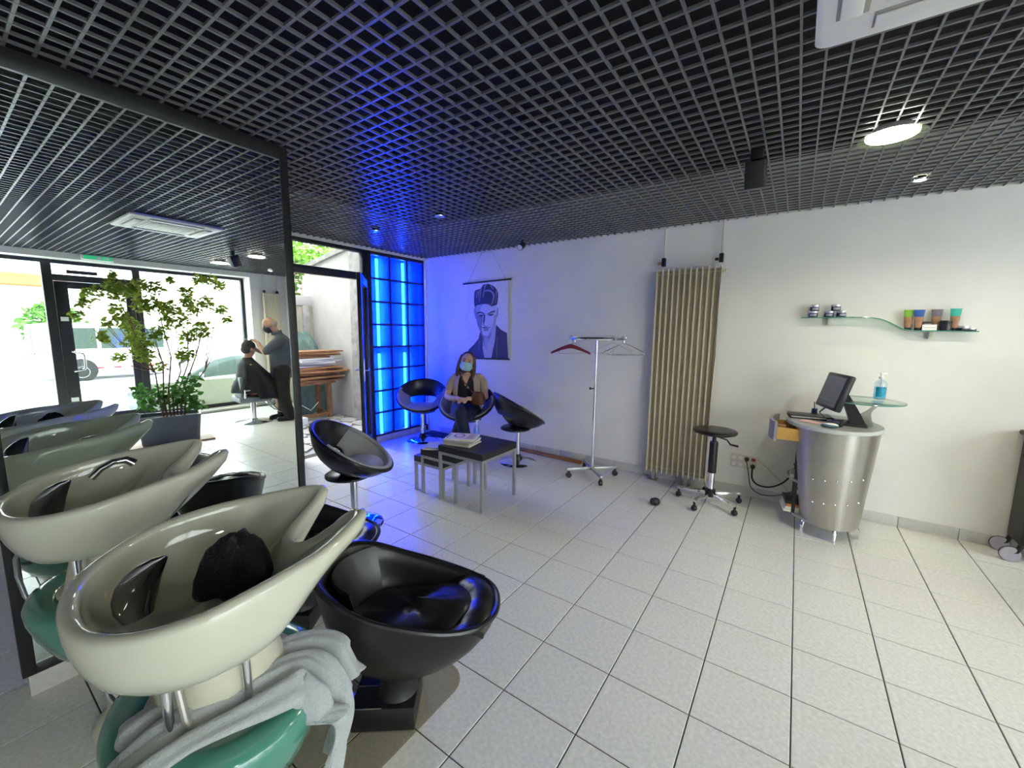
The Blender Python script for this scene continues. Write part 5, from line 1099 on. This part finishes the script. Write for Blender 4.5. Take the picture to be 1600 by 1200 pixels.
b = MB(); b.tube([(.46, .09, .142), (.51, .098, .098), (.61, .115, .072)], [.030, .032, .034], 12, flat=.28); b.build('sandal', SHOE, wo)
BAGL = mat('brown_leather', (.14, .045, .022), .45, noise=.2, bump=.1, bscale=60)
bg = thing('handbag', 'brown leather shoulder bag on the seated woman\'s lap', 'bag', (-2.37, 1.83, 0), math.radians(-60))
b = MB(); b.loft([[Vector((.18+dx*f, .17+dy*f, z)) for dx, dy in ((.05, -.09), (.06, 0), (.05, .09), (-.045, .09), (-.05, 0), (-.045, -.09))] for z, f in ((.625, .75), (.64, 1.0), (.70, 1.02), (.76, .82), (.785, .5))]); b.build('bag_body', BAGL, bg, sub=2)
MB().tube(crsp([(.17, .10, .77), (.10, .03, .83), (.085, -.03, .90), (.04, -.075, .965), (-.03, -.09, 1.0), (-.10, -.05, .96)], 30), .010, 8, flat=.4).build('shoulder_strap', BAGL, bg); MB().tube([(.112+.016*math.cos(a), .03+.01*math.cos(a), .82+.018*math.sin(a)) for a in [i*math.pi/8 for i in range(16)]], .004, 6, closed=True).build('strap_ring', CHROME, bg)

# ---- standing barber (local +x = facing)
PL0 = Vector((2.95, 1.15, 0)); LV = Vector((-.405, .914, 0)); VV = Vector((.914, .405, 0))
q = PL0+LV*.285
ba = thing('person', 'standing barber in grey shirt and dark trousers cutting hair, seen in the mirror', 'person', tuple(q), math.atan2(-.914, .405))
hc, HM = (.150, 0, 1.555), Matrix.Rotation(math.radians(28), 4, 'Y')
b = MB(); head(b, hc, HM, 1.05); limb(b, [(.03, 0, 1.36), (.07, 0, 1.42), (.115, 0, 1.49)], [.075, .062, .060])
torso(b, [(.02, 0, .80, .115, .155), (.02, 0, .92, .145, .17), (.02, 0, 1.05, .155, .17), (-.0, 0, 1.18, .14, .175), (.0, 0, 1.30, .11, .175), (.02, 0, 1.365, .07, .13), (.04, 0, 1.40, .05, .06)])
for s in (-1, 1):
    limb(b, [(.02, s*.085, .84), (.03, s*.095, .64), (.02, s*.10, .44)], [.10, .082, .06]); limb(b, [(.02, s*.10, .44), (-.01, s*.105, .26), (-.02+.05*s, s*.11, .07)], [.06, .055, .038]); limb(b, [(-.02+.05*s, s*.11, .06), (.05+.05*s, s*.115, .035), (.14+.05*s, s*.12, .025)], [.04, .036, .026])
armr = [(.03, -.17, 1.32), (.14, -.235, 1.21), (.235, -.21, 1.115)]; arml = [(.03, .17, 1.32), (.13, .24, 1.20), (.225, .22, 1.10)]
limb(b, armr, [.056, .05, .042]); limb(b, [armr[2], (.29, -.14, 1.19), (.325, -.06, 1.265)], [.042, .036, .026]); limb(b, arml, [.056, .05, .042]); limb(b, [arml[2], (.29, .16, 1.115), (.345, .085, 1.14)], [.042, .038, .027])
hand(b, (.325, -.06, 1.265), (.55, .45, .45), (.4, .2, -1), 1.0, .6, 1); hand(b, (.345, .085, 1.14), (.75, -.55, .12), (.2, -.4, -1), 1.0, .4, -1)
remesh(b, 'body', SKIN2, ba, .007, 3); eyes(ba, hc, HM, 1.05)
SHIRT = mat('grey_shirt', (.075, .085, .105), .85, noise=.1, scale=60, bump=.1, bscale=40); TRO = mat('dark_trousers', (.018, .016, .013), .85, noise=.2)
b = MB(); torso(b, [(.02, 0, .70, .165, .195), (.02, 0, .80, .165, .195), (.02, 0, .92, .168, .190), (.015, 0, 1.05, .175, .190), (-.01, 0, 1.18, .162, .195), (-.01, 0, 1.30, .13, .195), (.015, 0, 1.375, .085, .145), (.045, 0, 1.415, .066, .075)])
for s, a in ((-1, armr), (1, arml)): limb(b, [Vector(a[0])+Vector((-.01, 0, -.005)), a[1], Vector(a[1]).lerp(Vector(a[2]), .75)], [.076, .072, .066])
remesh(b, 'shirt', SHIRT, ba, .009, 3)
b = MB(); rings = [[Vector((.055+x+.072*math.cos(a), .078*math.sin(a), z+.02*math.cos(a)*-1)) for a in [2*math.pi*i/24 for i in range(24)]] for z, x in ((1.395, 0), (1.445, .012))]; b.loft(rings, cap0=False, cap1=False); b.build('collar', SHIRT, ba, solid=.008)
b = MB(); torso(b, [(.02, 0, .72, .150, .175), (.02, 0, .80, .158, .18), (.02, 0, .90, .145, .172)])
for s in (-1, 1): limb(b, [(.02, s*.085, .84), (.03, s*.10, .62), (.02, s*.105, .44)], [.135, .115, .098]); limb(b, [(.02, s*.105, .44), (-.0, s*.11, .26), (-.015+.05*s, s*.112, .085)], [.098, .095, .090])
remesh(b, 'trousers', TRO, ba, .009, 3)
for s in (-1, 1): b = MB(); b.tube([(-.05+.05*s, s*.11, .045), (.0+.05*s, s*.112, .045), (.07+.05*s, s*.116, .04), (.15+.05*s, s*.121, .032), (.185+.05*s, s*.123, .028)], [.030, .044, .044, .040, .022], 12); b.build('shoe', VINYL, ba)
GREYH = mat('grey_hair', (.34, .30, .26), .7, noise=.2, scale=60, bump=.2, bscale=120)
T = TR(hc) @ HM; b = MB(); b.ball((-.035, 0, -.015), (.075, .084, .062), 18, M=T); remesh(b, 'hair', GREYH, ba, .008, 2)
b = MB(); b.loft([[T@Vector((d*math.cos(a)+.004, w*math.sin(a), z)) for a in [math.radians(-75+i*10) for i in range(16)]]+[T@Vector(((d-.01)*math.cos(a)+.004, (w-.004)*math.sin(a), z)) for a in [math.radians(75-i*10) for i in range(16)]] for z, d, w in ((-.01, .105, .06), (-.04, .125, .078), (-.09, .112, .075), (-.12, .085, .055))]); b.build('face_mask', mat('dark_mask', (.03, .035, .045), .8), ba)
b = MB()
for s in (-1, 1): b.tube([T@Vector((.104, s*.033+.022*math.cos(a), .008+.017*math.sin(a))) for a in [i*math.pi/8 for i in range(16)]], .0018, 6, closed=True); b.tube([T@Vector((.104, s*.055, .01)), T@Vector((.04, s*.084, .008)), T@Vector((-.01, s*.086, 0))], .002, 6)
b.build('glasses', CHROME, ba)
cb = thing('comb', 'white comb in the raised hand of the barber', 'comb', tuple(q), math.atan2(-.914, .405)); MB().box((.375, -.02, 1.318), (.50, .0, 1.322), bev=.001).build('comb_body', WHITEPL, cb, smooth=False); MB().box((.40, -.038, 1.319), (.50, -.0205, 1.321)).build('comb_teeth', WHITEPL, cb, smooth=False)

# ---- customer on the barber chair
q2 = PL0+LV*-.165+VV*.05; ra = math.atan2(.93, -.12)
cu = thing('person', 'seated customer with short dark hair under a black cutting cape, in the mirror', 'person', tuple(q2), ra)
hc, HM = (.0, 0, 1.175), Matrix.Rotation(math.radians(14), 4, 'Y') @ Matrix.Rotation(math.radians(-12), 4, 'Z')
b = MB(); head(b, hc, HM, 1.03); limb(b, [(-.04, 0, .95), (-.03, 0, 1.01), (-.01, 0, 1.09)], [.075, .060, .058])
torso(b, [(0, 0, .46, .12, .16), (-.02, 0, .60, .13, .165), (-.05, 0, .78, .12, .165), (-.05, 0, .90, .10, .17), (-.045, 0, .965, .06, .11)])
for s in (-1, 1):
    limb(b, [(.0, s*.09, .50), (.2, s*.10, .51), (.40, s*.10, .50)], [.09, .08, .06]); limb(b, [(.40, s*.10, .50), (.42, s*.10, .34), (.40, s*.10, .16)], [.06, .054, .04]); limb(b, [(.40, s*.10, .145), (.46, s*.10, .12), (.55, s*.105, .11)], [.04, .036, .026])
    limb(b, [(-.04, s*.17, .90), (-.02, s*.21, .76), (.05, s*.22, .64)], [.052, .046, .04]); limb(b, [(.05, s*.22, .64), (.14, s*.16, .61), (.22, s*.10, .60)], [.04, .034, .026]); hand(b, (.22, s*.10, .60), (.8, -.5*s, -.1), (0, 0, -1), 1., .5, -s)
remesh(b, 'body', SKIN2, cu, .008, 3); eyes(cu, hc, HM, 1.03)
T = TR(hc) @ HM; b = MB(); b.ball((-.016, 0, .028), (.100, .086, .098), 18, M=T); b.ball((-.04, 0, -.03), (.072, .083, .07), 16, M=T); remesh(b, 'hair', mat('cropped_hair', (.045, .04, .03), .8, noise=.3, scale=80), cu, .008, 2)
b = MB()
for s in (-1, 1): b.tube([T@Vector((.100, s*.033+.021*math.cos(a), .008+.017*math.sin(a))) for a in [i*math.pi/8 for i in range(16)]], .0024, 6, closed=True); b.tube([T@Vector((.10, s*.055, .01)), T@Vector((.04, s*.083, .008)), T@Vector((-.01, s*.085, 0))], .0026, 6)
b.build('glasses', BLACKPL, cu)
CAPE = mat('black_cape', (.010, .011, .012), .75, noise=.2, bump=.1, bscale=30); rings = []
for k, (z, x, d, w, f) in enumerate(((1.03, -.03, .062, .066, 0), (1.01, -.03, .075, .085, 0), (.965, -.03, .105, .17, .1), (.91, -.02, .145, .225, .25), (.80, .02, .20, .26, .6), (.68, .07, .285, .29, .9), (.58, .10, .365, .30, 1.0), (.50, .11, .395, .305, 1.1), (.40, .12, .405, .30, 1.2))):
    rings.append([Vector((x+d*math.cos(a)*(1+.03*f*math.sin(9*a)), w*math.sin(a)*(1+.045*f*math.sin(11*a+.6)), z-(.10*f*max(0, math.cos(a))**1.5 if k == 8 else 0)+(.10 if k == 8 and math.cos(a) < -.3 else 0))) for a in [2*math.pi*i/72 for i in range(72)]])
b = MB(); b.loft(rings, cap0=False, cap1=False); b.build('cape', CAPE, cu, solid=.006, sharp=80)
GST = mat('grey_chair_vinyl', (.22, .24, .25), .5, noise=.1)
bc = thing('barber_chair', 'grey barber chair on a chrome column, under the caped customer', 'chair', tuple(q2), ra)
MB().box((-.24, -.23, .34), (.22, .23, .43), bev=.03).build('seat', GST, bc); MB().box((-.205, -.18, .42), (-.15, .18, .74), bev=.02).build('backrest', GST, bc)
for s in (-1, 1): MB().tube([(-.16, s*.235, .42), (-.16, s*.235, .54), (.14, s*.235, .54), (.16, s*.235, .42)], .016, 10).build('armrest', CHROME, bc)
MB().cyl((0, 0, .03), (0, 0, .34), .04, n=20).build('column', CHROME, bc); MB().lathe([(.26, 0), (.265, .006), (.25, .016), (.08, .03), (.04, .06)], 40).build('base', CHROME, bc)
MB().tube([(.17, -.13, .36), (.34, -.13, .14), (.50, -.13, .10), (.50, .13, .10), (.34, .13, .14), (.17, .13, .36)], .012, 10).build('footrest', CHROME, bc)
